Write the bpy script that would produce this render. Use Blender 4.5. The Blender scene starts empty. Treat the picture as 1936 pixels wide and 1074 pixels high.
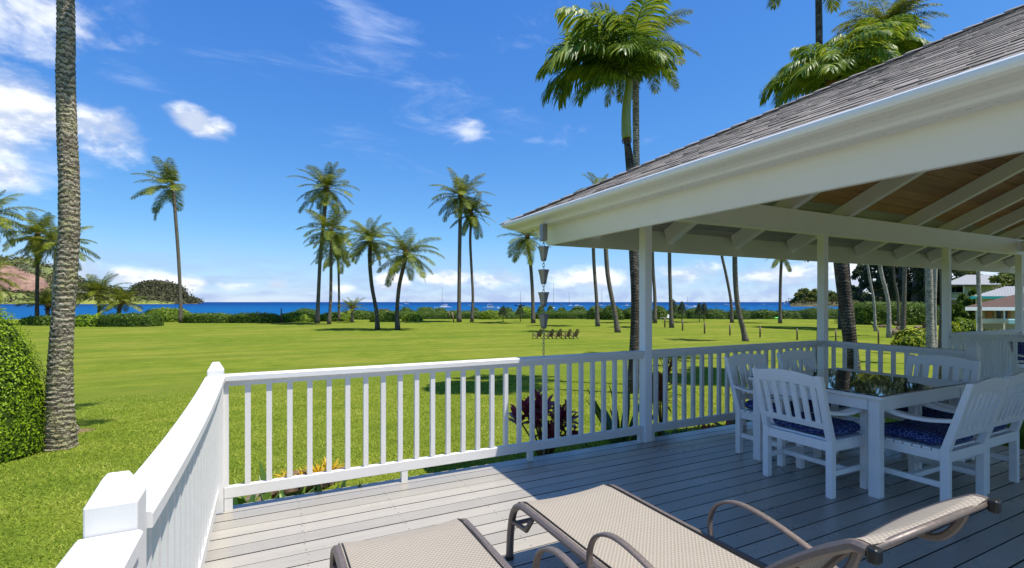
import bpy, math, random
import numpy as np
from mathutils import Vector, Matrix

random.seed(7)
rng = np.random.default_rng(11)
scene = bpy.context.scene
col = scene.collection

# ------------------------------------------------------------------ camera, sky, sun, exposure
A = math.radians(26.71)                       # heading of the view, clockwise from +y (the sea side)
SA, CA = math.sin(A), math.cos(A)
CAMZ = 1.45
FPX = 930.0                                   # focal length in photograph pixels (1936 wide)
CX, CY = 968.0, 571.0                         # vertical through the view axis, horizon row
cam_d = bpy.data.cameras.new('camera')
cam = bpy.data.objects.new('camera', cam_d)
col.objects.link(cam)
cam.location = (0, 0, CAMZ)
cam.rotation_euler = (math.pi / 2, 0, -A)
cam_d.lens = 36.0 * FPX / 1936.0
cam_d.sensor_width = 36.0
cam_d.shift_y = (CY - 537.0) / 1936.0
cam_d.clip_start = 0.05
cam_d.clip_end = 60000
scene.camera = cam

SUN = Vector((0.27, -0.30, 1.0)).normalized()    # towards the sun
sun_d = bpy.data.lights.new('sun', 'SUN')
sun_d.energy = 2.6
sun_d.angle = math.radians(0.53)
sun_d.color = (1.0, 0.945, 0.85)
sun = bpy.data.objects.new('sun', sun_d)
col.objects.link(sun)
sun.rotation_euler = SUN.to_track_quat('Z', 'Y').to_euler()

scene.view_settings.view_transform = 'Standard'
scene.view_settings.look = 'None'
scene.view_settings.gamma = 1.0
scene.view_settings.use_curve_mapping = False
scene.view_settings.exposure = 1.42
scene.render.engine = 'CYCLES'
scene.cycles.max_bounces = 10
scene.cycles.diffuse_bounces = 8
scene.cycles.transparent_max_bounces = 6


def view_dir(px, py):
    """World direction through a point of the photograph."""
    r, u = (px - CX) / FPX, (CY - py) / FPX
    return Vector((SA + r * CA, CA - r * SA, u)).normalized()


world = bpy.data.worlds.new('World')
scene.world = world
world.use_nodes = True
wn, wl = world.node_tree.nodes, world.node_tree.links
wn.clear()


def wnode(t, **k):
    n = wn.new(t)
    for a, b in k.items():
        setattr(n, a, b)
    return n


def wm(op, a, b=None, clamp=False):
    n = wnode('ShaderNodeMath', operation=op, use_clamp=clamp)
    for i, v in enumerate((a, b)):
        if v is None:
            continue
        if isinstance(v, (int, float)):
            n.inputs[i].default_value = v
        else:
            wl.new(v, n.inputs[i])
    return n.outputs[0]


def wrange(v, a, b, c=0.0, d=1.0):
    n = wnode('ShaderNodeMapRange', interpolation_type='SMOOTHSTEP')
    wl.new(v, n.inputs[0])
    for i, q in enumerate((a, b, c, d)):
        n.inputs[1 + i].default_value = q
    return n.outputs[0]


sky = wnode('ShaderNodeTexSky', sky_type='NISHITA', sun_disc=False)
sky.sun_elevation = math.asin(SUN.z)
sky.sun_rotation = math.atan2(SUN.x, SUN.y)
sky.altitude = 2500
sky.air_density = 1.0
sky.dust_density = 0.0
sky.ozone_density = 3.0
tc = wnode('ShaderNodeTexCoord')
DIR = tc.outputs['Generated']
# the photograph's saturated film response to the blue sky: one power curve per channel, over the whole sky
sp = wnode('ShaderNodeSeparateColor')
wl.new(sky.outputs[0], sp.inputs[0])
hs = wnode('ShaderNodeCombineColor')
for i_, (gain_, pow_) in enumerate(((0.27, 1.17), (0.565, 0.84), (1.47, 0.42))):
    wl.new(wm('MULTIPLY', wm('POWER', sp.outputs[i_], pow_), gain_), hs.inputs[i_])

# clouds: patches of fractal noise round given compass directions, and a low bank above the horizon
sx = wnode('ShaderNodeSeparateXYZ')
wl.new(DIR, sx.inputs[0])


def wnoise(scale, vec, detail=8, rough=0.55, dist=0.0):
    n = wnode('ShaderNodeTexNoise')
    n.inputs['Scale'].default_value = scale
    n.inputs['Detail'].default_value = detail
    n.inputs['Roughness'].default_value = rough
    n.inputs['Distortion'].default_value = dist
    wl.new(vec, n.inputs['Vector'])
    return n.outputs['Fac']


mp = wnode('ShaderNodeMapping')
mp.inputs['Scale'].default_value = (1, 1, 1.9)
wl.new(DIR, mp.inputs[0])
fbm = wnoise(7.0, mp.outputs[0], 9, 0.56, 0.15)
fine = wnoise(26.0, mp.outputs[0], 6, 0.6)
mp2 = wnode('ShaderNodeMapping')
mp2.inputs['Scale'].default_value = (1, 1, 1.9)
mp2.inputs['Location'].default_value = (0.0, 0.0, 0.035)
wl.new(DIR, mp2.inputs[0])
fbm_up = wnoise(7.0, mp2.outputs[0], 6, 0.56, 0.15)


def cloud_patch(px, py, rx, ry, w, tilt=0.0):
    c = view_dir(px, py)
    e1 = Vector((0, 0, 1)).cross(c).normalized() * -1
    e2 = c.cross(e1).normalized()
    if e2.z < 0:
        e2 = -e2
    t = math.radians(tilt)
    f1 = e1 * math.cos(t) + e2 * math.sin(t)
    f2 = -e1 * math.sin(t) + e2 * math.cos(t)
    k = 1.0 / (1 + ((px - CX) / FPX) ** 2 + ((py - CY) / FPX) ** 2) ** 0.5   # off axis a pixel spans less angle
    d1 = wnode('ShaderNodeVectorMath', operation='DOT_PRODUCT')
    wl.new(DIR, d1.inputs[0]); d1.inputs[1].default_value = f1 * (FPX / (rx * k))
    d2 = wnode('ShaderNodeVectorMath', operation='DOT_PRODUCT')
    wl.new(DIR, d2.inputs[0]); d2.inputs[1].default_value = f2 * (FPX / (ry * k))
    o1, o2 = c.dot(f1) * FPX / (rx * k), c.dot(f2) * FPX / (ry * k)
    a = wm('SUBTRACT', d1.outputs['Value'], o1)
    b = wm('SUBTRACT', d2.outputs['Value'], o2)
    r = wm('SQRT', wm('ADD', wm('MULTIPLY', a, a), wm('MULTIPLY', b, b)))
    front = wnode('ShaderNodeVectorMath', operation='DOT_PRODUCT')
    wl.new(DIR, front.inputs[0]); front.inputs[1].default_value = c
    m = wm('MULTIPLY', wm('SUBTRACT', 1.0, r), w)
    return wm('ADD', m, wm('MULTIPLY', wm('LESS_THAN', front.outputs['Value'], 0.0), -9.0))


def wmax(lst):
    v = lst[0]
    for q in lst[1:]:
        v = wm('MAXIMUM', v, q)
    return v


puffs = wmax([cloud_patch(*a) for a in [
    (20, -10, 175, 105, 1.3), (30, 215, 105, 85, 1.35), (-60, 250, 130, 75, 1.3), (205, 262, 110, 58, 1.5, -20),
    (378, 238, 52, 30, 1.3, -8), (20, 330, 80, 50, 1.0), (892, 232, 26, 22, 0.45),
    (300, 532, 55, 20, 1.1), (355, 540, 28, 14, 1.0), (230, 524, 45, 20, 1.0), (130, 522, 60, 30, 1.2),
    (525, 538, 30, 16, 1.2), (650, 545, 26, 10, 0.8), (738, 533, 40, 20, 1.3), (840, 526, 56, 18, 1.3),
    (945, 528, 60, 22, 1.3), (1110, 524, 110, 28, 1.1), (1290, 522, 105, 32, 1.0), (1460, 524, 120, 36, 1.1),
    (1640, 520, 160, 46, 1.1), (460, 540, 40, 14, 1.0)]])
n0 = wm('MULTIPLY', wm('SUBTRACT', fbm, 0.52), 3.6)
n1 = wm('MULTIPLY', wm('SUBTRACT', fine, 0.5), 0.35)
cum = wrange(wm('ADD', wm('ADD', wm('MINIMUM', puffs, 0.85), n0), n1), -0.05, 1.0)
# thin streaked cirrus
mp3 = wnode('ShaderNodeMapping')
mp3.inputs['Scale'].default_value = (1.3, 5.0, 6.5)
mp3.inputs['Rotation'].default_value = (0.25, 0.1, 0.5)
wl.new(DIR, mp3.inputs[0])
streak = wnoise(3.2, mp3.outputs[0], 9, 0.62, 0.6)
thin = wmax([cloud_patch(*a) for a in [
    (690, 70, 150, 90, 1.0, -30), (260, 150, 150, 70, 0.55, -30), (820, 170, 330, 80, 0.55, -10), (900, 250, 330, 50, 0.55, -6),
    (560, 180, 420, 90, 0.45, -14), (1010, 40, 160, 80, 0.5), (100, 330, 160, 100, 0.6), (1020, 268, 90, 18, 0.9), (260, 40, 110, 70, 0.6, -30)]])
cir = wrange(wm('ADD', thin, wm('MULTIPLY', wm('SUBTRACT', streak, 0.5), 2.6)), 0.25, 1.5, 0.0, 0.62)
# haze bank close to the horizon
low = wrange(sx.outputs['Z'], 0.0, 0.14, 1.0, 0.0)
band = wm('MULTIPLY', low, wrange(wnoise(9.0, mp3.outputs[0], 5, 0.5), 0.35, 0.7, 0.45, 0.9))
shade = wrange(wm('SUBTRACT', fbm, fbm_up), -0.06, 0.06)
cc = wnode('ShaderNodeMix', data_type='RGBA')
wl.new(shade, cc.inputs[0])
cc.inputs[6].default_value = (2.1, 2.35, 2.9, 1)
cc.inputs[7].default_value = (3.5, 3.6, 3.75, 1)


def wmix(f, a, b):
    n = wnode('ShaderNodeMix', data_type='RGBA')
    wl.new(f, n.inputs[0])
    for i, q in ((6, a), (7, b)):
        if isinstance(q, tuple):
            n.inputs[i].default_value = q
        else:
            wl.new(q, n.inputs[i])
    return n.outputs[2]


c1 = wmix(band, hs.outputs[0], (1.35, 1.75, 2.75, 1))
c2 = wmix(cir, c1, (2.4, 2.8, 3.7, 1))
c3 = wmix(wm('MULTIPLY', cum, 0.93), c2, cc.outputs[2])
bg = wnode('ShaderNodeBackground')
bg.inputs['Strength'].default_value = 0.12
wl.new(c3, bg.inputs['Color'])
wo = wnode('ShaderNodeOutputWorld')
wl.new(bg.outputs[0], wo.inputs['Surface'])

# ------------------------------------------------------------------ places
def W(px, depth, z=0.0):
    """Ground plan point seen at column px at a given distance along the view axis."""
    lat = (px - CX) / FPX * depth
    return Vector((depth * SA + lat * CA, depth * CA - lat * SA, z))


def ground_z(x, y):
    r = math.hypot(x, y)
    d = 1.95 + 1.75 * (1 - math.exp(-max(0.0, r - 6.5) / 25.0))
    dd = x * SA + y * CA
    if dd > 108:
        d += (dd - 108) * 0.15
    if r > 170:
        d += (r - 170) * 0.1
    return max(CAMZ - d, -9.0)


def ground_at(px, py):
    """Point of the lawn seen at a photograph pixel."""
    lo = 2.0
    d = lo
    while d < 140:
        p = W(px, d)
        if CAMZ - (py - CY) / FPX * d <= ground_z(p.x, p.y):
            break
        d += 0.05
    p = W(px, d)
    p.z = ground_z(p.x, p.y)
    return p, d


def height_at(py, depth):
    return CAMZ + (CY - py) / FPX * depth


# ------------------------------------------------------------------ object helpers
def origin_of(o):
    v = Vector((0, 0, 0))
    while o is not None:
        v += o.location
        o = o.parent
    return v


def thing(name, label, cat, loc=(0, 0, 0), group=None, rz=0.0):
    o = bpy.data.objects.new(name, None)
    o.empty_display_size = 0.2
    col.objects.link(o)
    o.location = loc
    o.rotation_euler = (0, 0, rz)
    tag(o, label, cat, group)
    return o


def tag(o, label=None, cat=None, group=None, kind=None):
    if label: o['label'] = label
    if cat: o['category'] = cat
    if group: o['group'] = group
    if kind: o['kind'] = kind
    return o


def clone(root, loc=None, rz=None, label=None):
    """A copy of a thing with copies of its parts and sub-parts."""
    def rec(o, parent):
        c = o.copy()
        col.objects.link(c)
        if parent is not None:
            c.parent = parent
        for ch in kids.get(o, ()):
            rec(ch, c)
        return c
    kids = {}
    for q in col.objects:
        if q.parent is not None:
            kids.setdefault(q.parent, []).append(q)
    c = rec(root, None)
    if loc is not None: c.location = loc
    if rz is not None: c.rotation_euler = (0, 0, rz)
    if label: c['label'] = label
    return c


def put(name, mesh, parent=None, loc=None, rot=None, scale=None):
    """Link mesh data as an object; loc is in the parent's frame."""
    o = bpy.data.objects.new(name, mesh)
    col.objects.link(o)
    if parent is not None: o.parent = parent
    if loc is not None: o.location = loc
    if rot is not None: o.rotation_euler = rot
    if scale is not None: o.scale = scale
    return o


class MB:
    def __init__(s):
        s.v, s.f, s.sm = [], [], []

    def add(s, vs, fs, smooth=False):
        b = len(s.v)
        s.v.extend([tuple(v) for v in vs])
        s.f.extend([tuple(i + b for i in f) for f in fs])
        s.sm.extend([smooth] * len(fs))
        return s

    def box(s, x0, x1, y0, y1, z0, z1):
        return s.add([(x0, y0, z0), (x1, y0, z0), (x1, y1, z0), (x0, y1, z0), (x0, y0, z1), (x1, y0, z1), (x1, y1, z1), (x0, y1, z1)],
                     [(0, 3, 2, 1), (4, 5, 6, 7), (0, 1, 5, 4), (1, 2, 6, 5), (2, 3, 7, 6), (3, 0, 4, 7)])

    def hexa(s, c):
        """Box from eight corners: bottom ring then top ring."""
        return s.add(c, [(0, 3, 2, 1), (4, 5, 6, 7), (0, 1, 5, 4), (1, 2, 6, 5), (2, 3, 7, 6), (3, 0, 4, 7)])

    def beam(s, p0, p1, w, h, up=(0, 0, 1)):
        p0, p1 = Vector(p0), Vector(p1)
        d = (p1 - p0).normalized()
        side = d.cross(Vector(up)).normalized() * (w / 2)
        u = side.cross(d).normalized() * (h / 2)
        c = [p0 - side - u, p0 + side - u, p1 + side - u, p1 - side - u, p0 - side + u, p0 + side + u, p1 + side + u, p1 - side + u]
        return s.hexa(c)

    def sweep(s, prof, path, frames, smooth=False, caps=True):
        """prof: 2D points; path: 3D points; frames: (right, up) at each."""
        n = len(prof)
        vs = []
        for p, (r, u) in zip(path, frames):
            p, r, u = Vector(p), Vector(r), Vector(u)
            for a, b in prof:
                vs.append(p + r * a + u * b)
        fs = []
        for i in range(len(path) - 1):
            for j in range(n):
                k = (j + 1) % n
                fs.append((i * n + j, i * n + k, (i + 1) * n + k, (i + 1) * n + j))
        s.add(vs, fs, smooth)
        if caps:
            b = len(s.v) - len(vs)
            s.f.append(tuple(b + j for j in range(n))[::-1]); s.sm.append(False)
            s.f.append(tuple(b + (len(path) - 1) * n + j for j in range(n))); s.sm.append(False)
        return s

    def tube(s, path, rad, n=8, caps=True, smooth=True):
        path = [Vector(p) for p in path]
        fr = []
        prev = None
        for i, p in enumerate(path):
            d = (path[min(i + 1, len(path) - 1)] - path[max(i - 1, 0)]).normalized()
            if prev is None:
                ref = Vector((0, 0, 1)) if abs(d.z) < 0.9 else Vector((1, 0, 0))
                r = d.cross(ref).normalized()
            else:
                r = (prev - d * prev.dot(d)).normalized()
            prev = r
            u = d.cross(r)
            k = rad[i] if hasattr(rad, '__len__') else rad
            fr.append((r * k, u * k))
        prof = [(math.cos(2 * math.pi * j / n), math.sin(2 * math.pi * j / n)) for j in range(n)]
        return s.sweep(prof, path, fr, smooth, caps)

    def lathe(s, prof, n=12, c=(0, 0, 0), smooth=True):
        vs, fs = [], []
        for r, z in prof:
            for j in range(n):
                a = 2 * math.pi * j / n
                vs.append((c[0] + r * math.cos(a), c[1] + r * math.sin(a), c[2] + z))
        for i in range(len(prof) - 1):
            for j in range(n):
                k = (j + 1) % n
                fs.append((i * n + j, i * n + k, (i + 1) * n + k, (i + 1) * n + j))
        return s.add(vs, fs, smooth)

    def mesh(s, name, mat):
        me = bpy.data.meshes.new(name)
        me.from_pydata(s.v, [], s.f)
        for m in (mat if isinstance(mat, (list, tuple)) else [mat]):
            me.materials.append(m)
        me.polygons.foreach_set('use_smooth', s.sm)
        me.update()
        return me

    def build(s, name, mat, parent=None, bevel=0.0, seg=2):
        """Vertices are in world coordinates; the object is parented without moving them."""
        o = put(name, s.mesh(name, mat), parent)
        if parent is not None:
            o.location = -origin_of(parent)
        if bevel: add_bevel(o, bevel, seg)
        return o


def add_bevel(o, w, seg=2):
    m = o.modifiers.new('edge', 'BEVEL')
    m.width = w
    m.segments = seg
    m.limit_method = 'ANGLE'
    m.angle_limit = math.radians(40)
    return o


def npmesh(name, verts, faces, mat, smooth=False):
    """Fast mesh from arrays; faces is (n, k)."""
    me = bpy.data.meshes.new(name)
    verts = np.asarray(verts, dtype=np.float32)
    faces = np.asarray(faces, dtype=np.int32)
    n, k = faces.shape
    me.vertices.add(len(verts))
    me.vertices.foreach_set('co', verts.ravel())
    me.loops.add(n * k)
    me.loops.foreach_set('vertex_index', faces.ravel())
    me.polygons.add(n)
    me.polygons.foreach_set('loop_start', np.arange(0, n * k, k, dtype=np.int32))
    me.polygons.foreach_set('loop_total', np.full(n, k, dtype=np.int32))
    me.polygons.foreach_set('use_smooth', np.full(n, smooth, dtype=bool))
    me.materials.append(mat)
    me.update(calc_edges=True)
    return me


def leaf_arrays(P, N, size, aspect=0.55, jitter=0.6, seed=1):
    """One folded leaf (two triangles along a midrib) at every point P, lying roughly across N."""
    g = np.random.default_rng(seed)
    n = len(P)
    N = N + g.normal(0, jitter, (n, 3))
    N /= np.linalg.norm(N, axis=1)[:, None] + 1e-9
    T = g.normal(0, 1, (n, 3))
    T -= N * np.sum(T * N, axis=1)[:, None]
    T /= np.linalg.norm(T, axis=1)[:, None] + 1e-9
    B = np.cross(N, T)
    L = (size * g.uniform(0.6, 1.35, n))[:, None]
    Wd = L * aspect * 0.5
    v = np.stack([P, P + T * L * 0.5 + B * Wd + N * L * 0.12, P + T * L, P + T * L * 0.5 - B * Wd + N * L * 0.12], axis=1)
    f = np.arange(n * 4).reshape(n, 4)
    return v.reshape(-1, 3), f


# ------------------------------------------------------------------ materials
def material(name, base=(0.5, 0.5, 0.5), rough=0.6, spec=0.5, metal=0.0):
    m = bpy.data.materials.new(name)
    m.use_nodes = True
    nt = m.node_tree
    b = nt.nodes['Principled BSDF']
    b.inputs['Base Color'].default_value = (*base, 1)
    b.inputs['Roughness'].default_value = rough
    b.inputs['Specular IOR Level'].default_value = spec
    b.inputs['Metallic'].default_value = metal
    return m


class NT:
    """Small helper for material node trees."""
    def __init__(s, m):
        s.m, s.t = m, m.node_tree
        s.b = s.t.nodes['Principled BSDF']
        s.out = s.t.nodes['Material Output']

    def n(s, t, ins=None, **k):
        q = s.t.nodes.new(t)
        for a, b in k.items(): setattr(q, a, b)
        for a, b in (ins or {}).items(): s.set(q.inputs[a], b)
        return q

    def set(s, sock, v):
        if hasattr(v, 'links') or isinstance(v, bpy.types.NodeSocket):
            s.t.links.new(v, sock)
        else:
            sock.default_value = v

    def coord(s, which='Object', scale=(1, 1, 1), rot=(0, 0, 0)):
        c = s.n('ShaderNodeTexCoord')
        mp = s.n('ShaderNodeMapping', {0: c.outputs[which], 'Scale': scale, 'Rotation': rot})
        return mp.outputs[0]

    def pos(s, scale=(1, 1, 1)):
        g = s.n('ShaderNodeNewGeometry')
        return s.n('ShaderNodeMapping', {0: g.outputs['Position'], 'Scale': scale}).outputs[0]

    def noise(s, vec, scale, detail=4, rough=0.55, dist=0.0, out='Fac'):
        return s.n('ShaderNodeTexNoise', {'Vector': vec, 'Scale': scale, 'Detail': detail, 'Roughness': rough, 'Distortion': dist}).outputs[out]

    def ramp(s, fac, stops):
        r = s.n('ShaderNodeValToRGB', {0: fac})
        e = r.color_ramp.elements
        while len(e) < len(stops): e.new(0.5)
        for q, (p, c) in zip(e, stops):
            q.position = p
            q.color = (*c, 1) if len(c) == 3 else c
        return r.outputs[0]

    def mix(s, f, a, b, blend='MIX'):
        q = s.n('ShaderNodeMix', data_type='RGBA', blend_type=blend)
        s.set(q.inputs[0], f)
        s.set(q.inputs[6], (*a, 1) if isinstance(a, tuple) and len(a) == 3 else a)
        s.set(q.inputs[7], (*b, 1) if isinstance(b, tuple) and len(b) == 3 else b)
        return q.outputs[2]

    def math(s, op, a, b=0.0, clamp=False):
        q = s.n('ShaderNodeMath', operation=op, use_clamp=clamp)
        s.set(q.inputs[0], a); s.set(q.inputs[1], b)
        return q.outputs[0]

    def rng(s, v, a, b, c=0.0, d=1.0):
        q = s.n('ShaderNodeMapRange', {0: v, 1: a, 2: b, 3: c, 4: d})
        return q.outputs[0]

    def random(s):
        return s.n('ShaderNodeObjectInfo').outputs['Random']

    def bump(s, h, strength=0.3, dist=0.01, normal=None):
        q = s.n('ShaderNodeBump', {'Height': h, 'Strength': strength, 'Distance': dist})
        if normal is not None: s.set(q.inputs['Normal'], normal)
        s.set(s.b.inputs['Normal'], q.outputs[0])
        return q.outputs[0]

    def color(s, c): s.set(s.b.inputs['Base Color'], c)

    def rough(s, c): s.set(s.b.inputs['Roughness'], c)


def leafy(name, stops, trans=0.35, rough=0.5, scale=1.2, spec=0.35, tip=None):
    """Leaf colour with clump variation, per-leaf variation and some light let through."""
    m = material(name, rough=rough, spec=spec)
    q = NT(m)
    p = q.pos()
    f = q.noise(p, scale, 3, 0.6)
    g = q.n('ShaderNodeNewGeometry')
    f2 = q.math('ADD', q.math('MULTIPLY', f, 0.72), q.math('MULTIPLY', g.outputs['Random Per Island'], 0.42))
    f3 = q.math('ADD', q.math('SUBTRACT', f2, 0.1), q.math('MULTIPLY', q.math('SUBTRACT', q.random(), 0.5), 0.12))
    c = q.ramp(f3, stops)
    q.color(c)
    if trans:
        tr = q.n('ShaderNodeBsdfTranslucent')
        bc = q.n('ShaderNodeBrightContrast', {'Color': c, 'Bright': 0.02})
        hsn = q.n('ShaderNodeHueSaturation', {'Hue': 0.485, 'Saturation': 1.1, 'Value': 1.25, 'Color': bc.outputs[0]})
        q.set(tr.inputs['Color'], hsn.outputs[0])
        mx = q.n('ShaderNodeMixShader', {0: trans})
        q.set(mx.inputs[1], q.b.outputs[0])
        q.set(mx.inputs[2], tr.outputs[0])
        q.set(q.out.inputs['Surface'], mx.outputs[0])
    return m


def paint(name, base=(0.78, 0.785, 0.79), rough=0.42, dirt=0.10):
    m = material(name, base, rough)
    q = NT(m)
    p = q.pos()
    a = q.noise(p, 3.0, 6, 0.65)
    b = q.noise(p, 38.0, 3, 0.6)
    grime = q.ramp(a, [(0.42, (0, 0, 0)), (0.72, (1, 1, 1))])
    speck = q.ramp(b, [(0.70, (0, 0, 0)), (0.80, (1, 1, 1))])
    c = q.mix(q.math('MULTIPLY', grime, dirt), base, tuple(v * k for v, k in zip(base, (0.80, 0.78, 0.70))))
    c = q.mix(q.math('MULTIPLY', speck, dirt * 1.6), c, (0.42, 0.39, 0.33))
    q.color(c)
    q.rough(q.rng(b, 0.3, 0.7, rough - 0.06, rough + 0.14))
    st = q.noise(q.pos((60, 60, 9)), 1.0, 4, 0.6)
    q.bump(q.math('ADD', q.math('MULTIPLY', st, 0.6), b), 0.12, 0.004)
    return m


M = {}
M['white'] = paint('white_paint', (0.71, 0.70, 0.68), 0.45, 0.22)
M['trim'] = paint('weathered_white_trim', (0.85, 0.84, 0.84), 0.5, 0.16)
M['gutter'] = paint('gutter_enamel', (0.85, 0.84, 0.84), 0.3, 0.14)
M['chair'] = paint('furniture_white', (0.87, 0.855, 0.83), 0.38, 0.05)


def deck_mat():
    m = material('grey_deck_paint', (0.3, 0.3, 0.3), 0.30, 0.9)
    q = NT(m)
    p = q.pos((0.8, 9.0, 1))
    g = q.noise(p, 2.4, 8, 0.65)
    b = q.noise(q.pos(), 1.3, 5, 0.6)
    k = q.mix(q.random(), (0.30, 0.275, 0.235), (0.41, 0.375, 0.315))
    c = q.mix(q.math('MULTIPLY', q.ramp(g, [(0.42, (0, 0, 0)), (0.75, (1, 1, 1))]), 0.45), k, (0.24, 0.23, 0.20))
    c = q.mix(q.math('MULTIPLY', q.ramp(b, [(0.52, (0, 0, 0)), (0.75, (1, 1, 1))]), 0.22), c, (0.45, 0.42, 0.36))
    sp = q.noise(q.pos(), 21.0, 2, 0.5)
    c = q.mix(q.math('MULTIPLY', q.ramp(sp, [(0.71, (0, 0, 0)), (0.77, (1, 1, 1))]), 0.5), c, (0.2, 0.18, 0.15))
    q.color(c)
    q.rough(q.rng(b, 0.3, 0.7, 0.22, 0.40))
    q.bump(q.math('ADD', g, q.noise(q.pos((3, 60, 1)), 3.0, 4)), 0.16, 0.004)
    return m


M['deck'] = deck_mat()
M['deck_edge'] = material('dark_board_edge', (0.045, 0.042, 0.038), 0.95, 0.05)  # board sides coloured dark so the gaps between boards stay dark
M['screw'] = material('screw_head', (0.10, 0.095, 0.09), 0.6)


def shake_mat():
    m = material('weathered_wood_shake', (0.2, 0.17, 0.15), 0.85, 0.2)
    q = NT(m)
    g = q.noise(q.pos((40, 5, 40)), 1.0, 6, 0.7)
    b = q.noise(q.pos(), 1.6, 4, 0.6)
    k = q.mix(q.random(), (0.23, 0.205, 0.18), (0.53, 0.48, 0.43))
    geo = q.n('ShaderNodeNewGeometry')
    k = q.mix(q.math('MULTIPLY', geo.outputs['Random Per Island'], 0.6), k, (0.22, 0.185, 0.16))
    c = q.mix(g, q.mix(0.6, k, (0.06, 0.05, 0.043)), k)
    c = q.mix(q.math('MULTIPLY', q.ramp(b, [(0.5, (0, 0, 0)), (0.72, (1, 1, 1))]), 0.45), c, (0.10, 0.085, 0.075))
    q.color(c)
    q.bump(g, 0.6, 0.01)
    return m


M['shake'] = shake_mat()


def plank_mat(name, c0, c1, c2):
    m = material(name, c0, 0.55, 0.4)
    q = NT(m)
    g = q.noise(q.pos((1.2, 26, 26)), 1.4, 8, 0.7)
    k = q.mix(q.random(), c0, c1)
    c = q.mix(q.ramp(g, [(0.35, (0, 0, 0)), (0.7, (1, 1, 1))]), k, q.mix(0.6, k, c2))
    q.color(c)
    q.bump(g, 0.3, 0.006)
    return m


M['ceil_brown'] = plank_mat('brown_ceiling_plank', (0.34, 0.19, 0.09), (0.60, 0.33, 0.13), (0.12, 0.07, 0.04))
M['ceil_grey'] = plank_mat('grey_soffit_plank', (0.36, 0.355, 0.33), (0.46, 0.45, 0.42), (0.2, 0.195, 0.18))


def metal(name, c, rough, scale=60):
    m = material(name, c, rough, 0.5, 0.75)
    q = NT(m)
    g = q.noise(q.pos((1, 1, 1)), scale, 4, 0.7)
    q.color(q.mix(g, tuple(v * 0.6 for v in c), tuple(min(1, v * 1.4) for v in c)))
    q.rough(q.rng(g, 0.3, 0.7, rough - 0.1, rough + 0.15))
    return m


M['pewter'] = metal('pewter_metal', (0.30, 0.29, 0.285), 0.42)
M['frame'] = metal('bronze_lounger_frame', (0.17, 0.14, 0.125), 0.45, 90)
M['frame'].node_tree.nodes['Principled BSDF'].inputs['Metallic'].default_value = 0.35
M['cap'] = material('black_plastic', (0.012, 0.012, 0.013), 0.35)
M['rubber'] = material('dark_rubber', (0.02, 0.02, 0.02), 0.8)


def sling_mat():
    m = material('beige_woven_sling', (0.5, 0.42, 0.34), 0.75, 0.25)
    q = NT(m)
    c = q.coord('UV', (1, 1, 1))
    s = q.n('ShaderNodeSeparateXYZ', {0: c})
    k = 2 * math.pi / 0.022
    wx = q.math('SINE', q.math('MULTIPLY', s.outputs[0], k))
    wy = q.math('SINE', q.math('MULTIPLY', s.outputs[1], k))
    h = q.math('MULTIPLY', wx, wy)
    a = q.math('MULTIPLY', q.math('ABSOLUTE', wx), q.math('ABSOLUTE', wy))
    n = q.noise(q.pos(), 9.0, 5, 0.7)
    chk = q.rng(h, -0.35, 0.35)
    col_ = q.mix(chk, (0.36, 0.325, 0.27), (0.235, 0.20, 0.16))
    hole = q.ramp(a, [(0.0, (1, 1, 1)), (0.10, (0, 0, 0))])
    col_ = q.mix(q.math('MULTIPLY', hole, 0.35), col_, (0.15, 0.115, 0.09))
    col_ = q.mix(q.math('MULTIPLY', n, 0.25), col_, (0.42, 0.385, 0.33))
    q.color(col_)
    q.bump(a, 0.6, 0.002)
    return m


M['sling'] = sling_mat()


def cushion_mat():
    m = material('navy_print_fabric', (0.02, 0.03, 0.1), 0.85, 0.2)
    q = NT(m)
    v = q.n('ShaderNodeTexVoronoi', {'Vector': q.pos(), 'Scale': 34.0}, feature='DISTANCE_TO_EDGE')
    n = q.noise(q.pos(), 60, 3)
    lines = q.ramp(v.outputs['Distance'], [(0.02, (1, 1, 1)), (0.13, (0, 0, 0))])
    f = q.math('MULTIPLY', lines, q.ramp(n, [(0.35, (0, 0, 0)), (0.6, (1, 1, 1))]))
    q.color(q.mix(f, (0.016, 0.028, 0.12), (0.16, 0.22, 0.42)))
    q.bump(n, 0.3, 0.003)
    return m


M['cushion'] = cushion_mat()
mg = material('tinted_glass_top', (0.03, 0.045, 0.04), 0.03, 0.8)
M['glass'] = mg
mg.node_tree.nodes['Principled BSDF'].inputs['Coat Weight'].default_value = 0.6
mg.node_tree.nodes['Principled BSDF'].inputs['Coat Roughness'].default_value = 0.02


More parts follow.
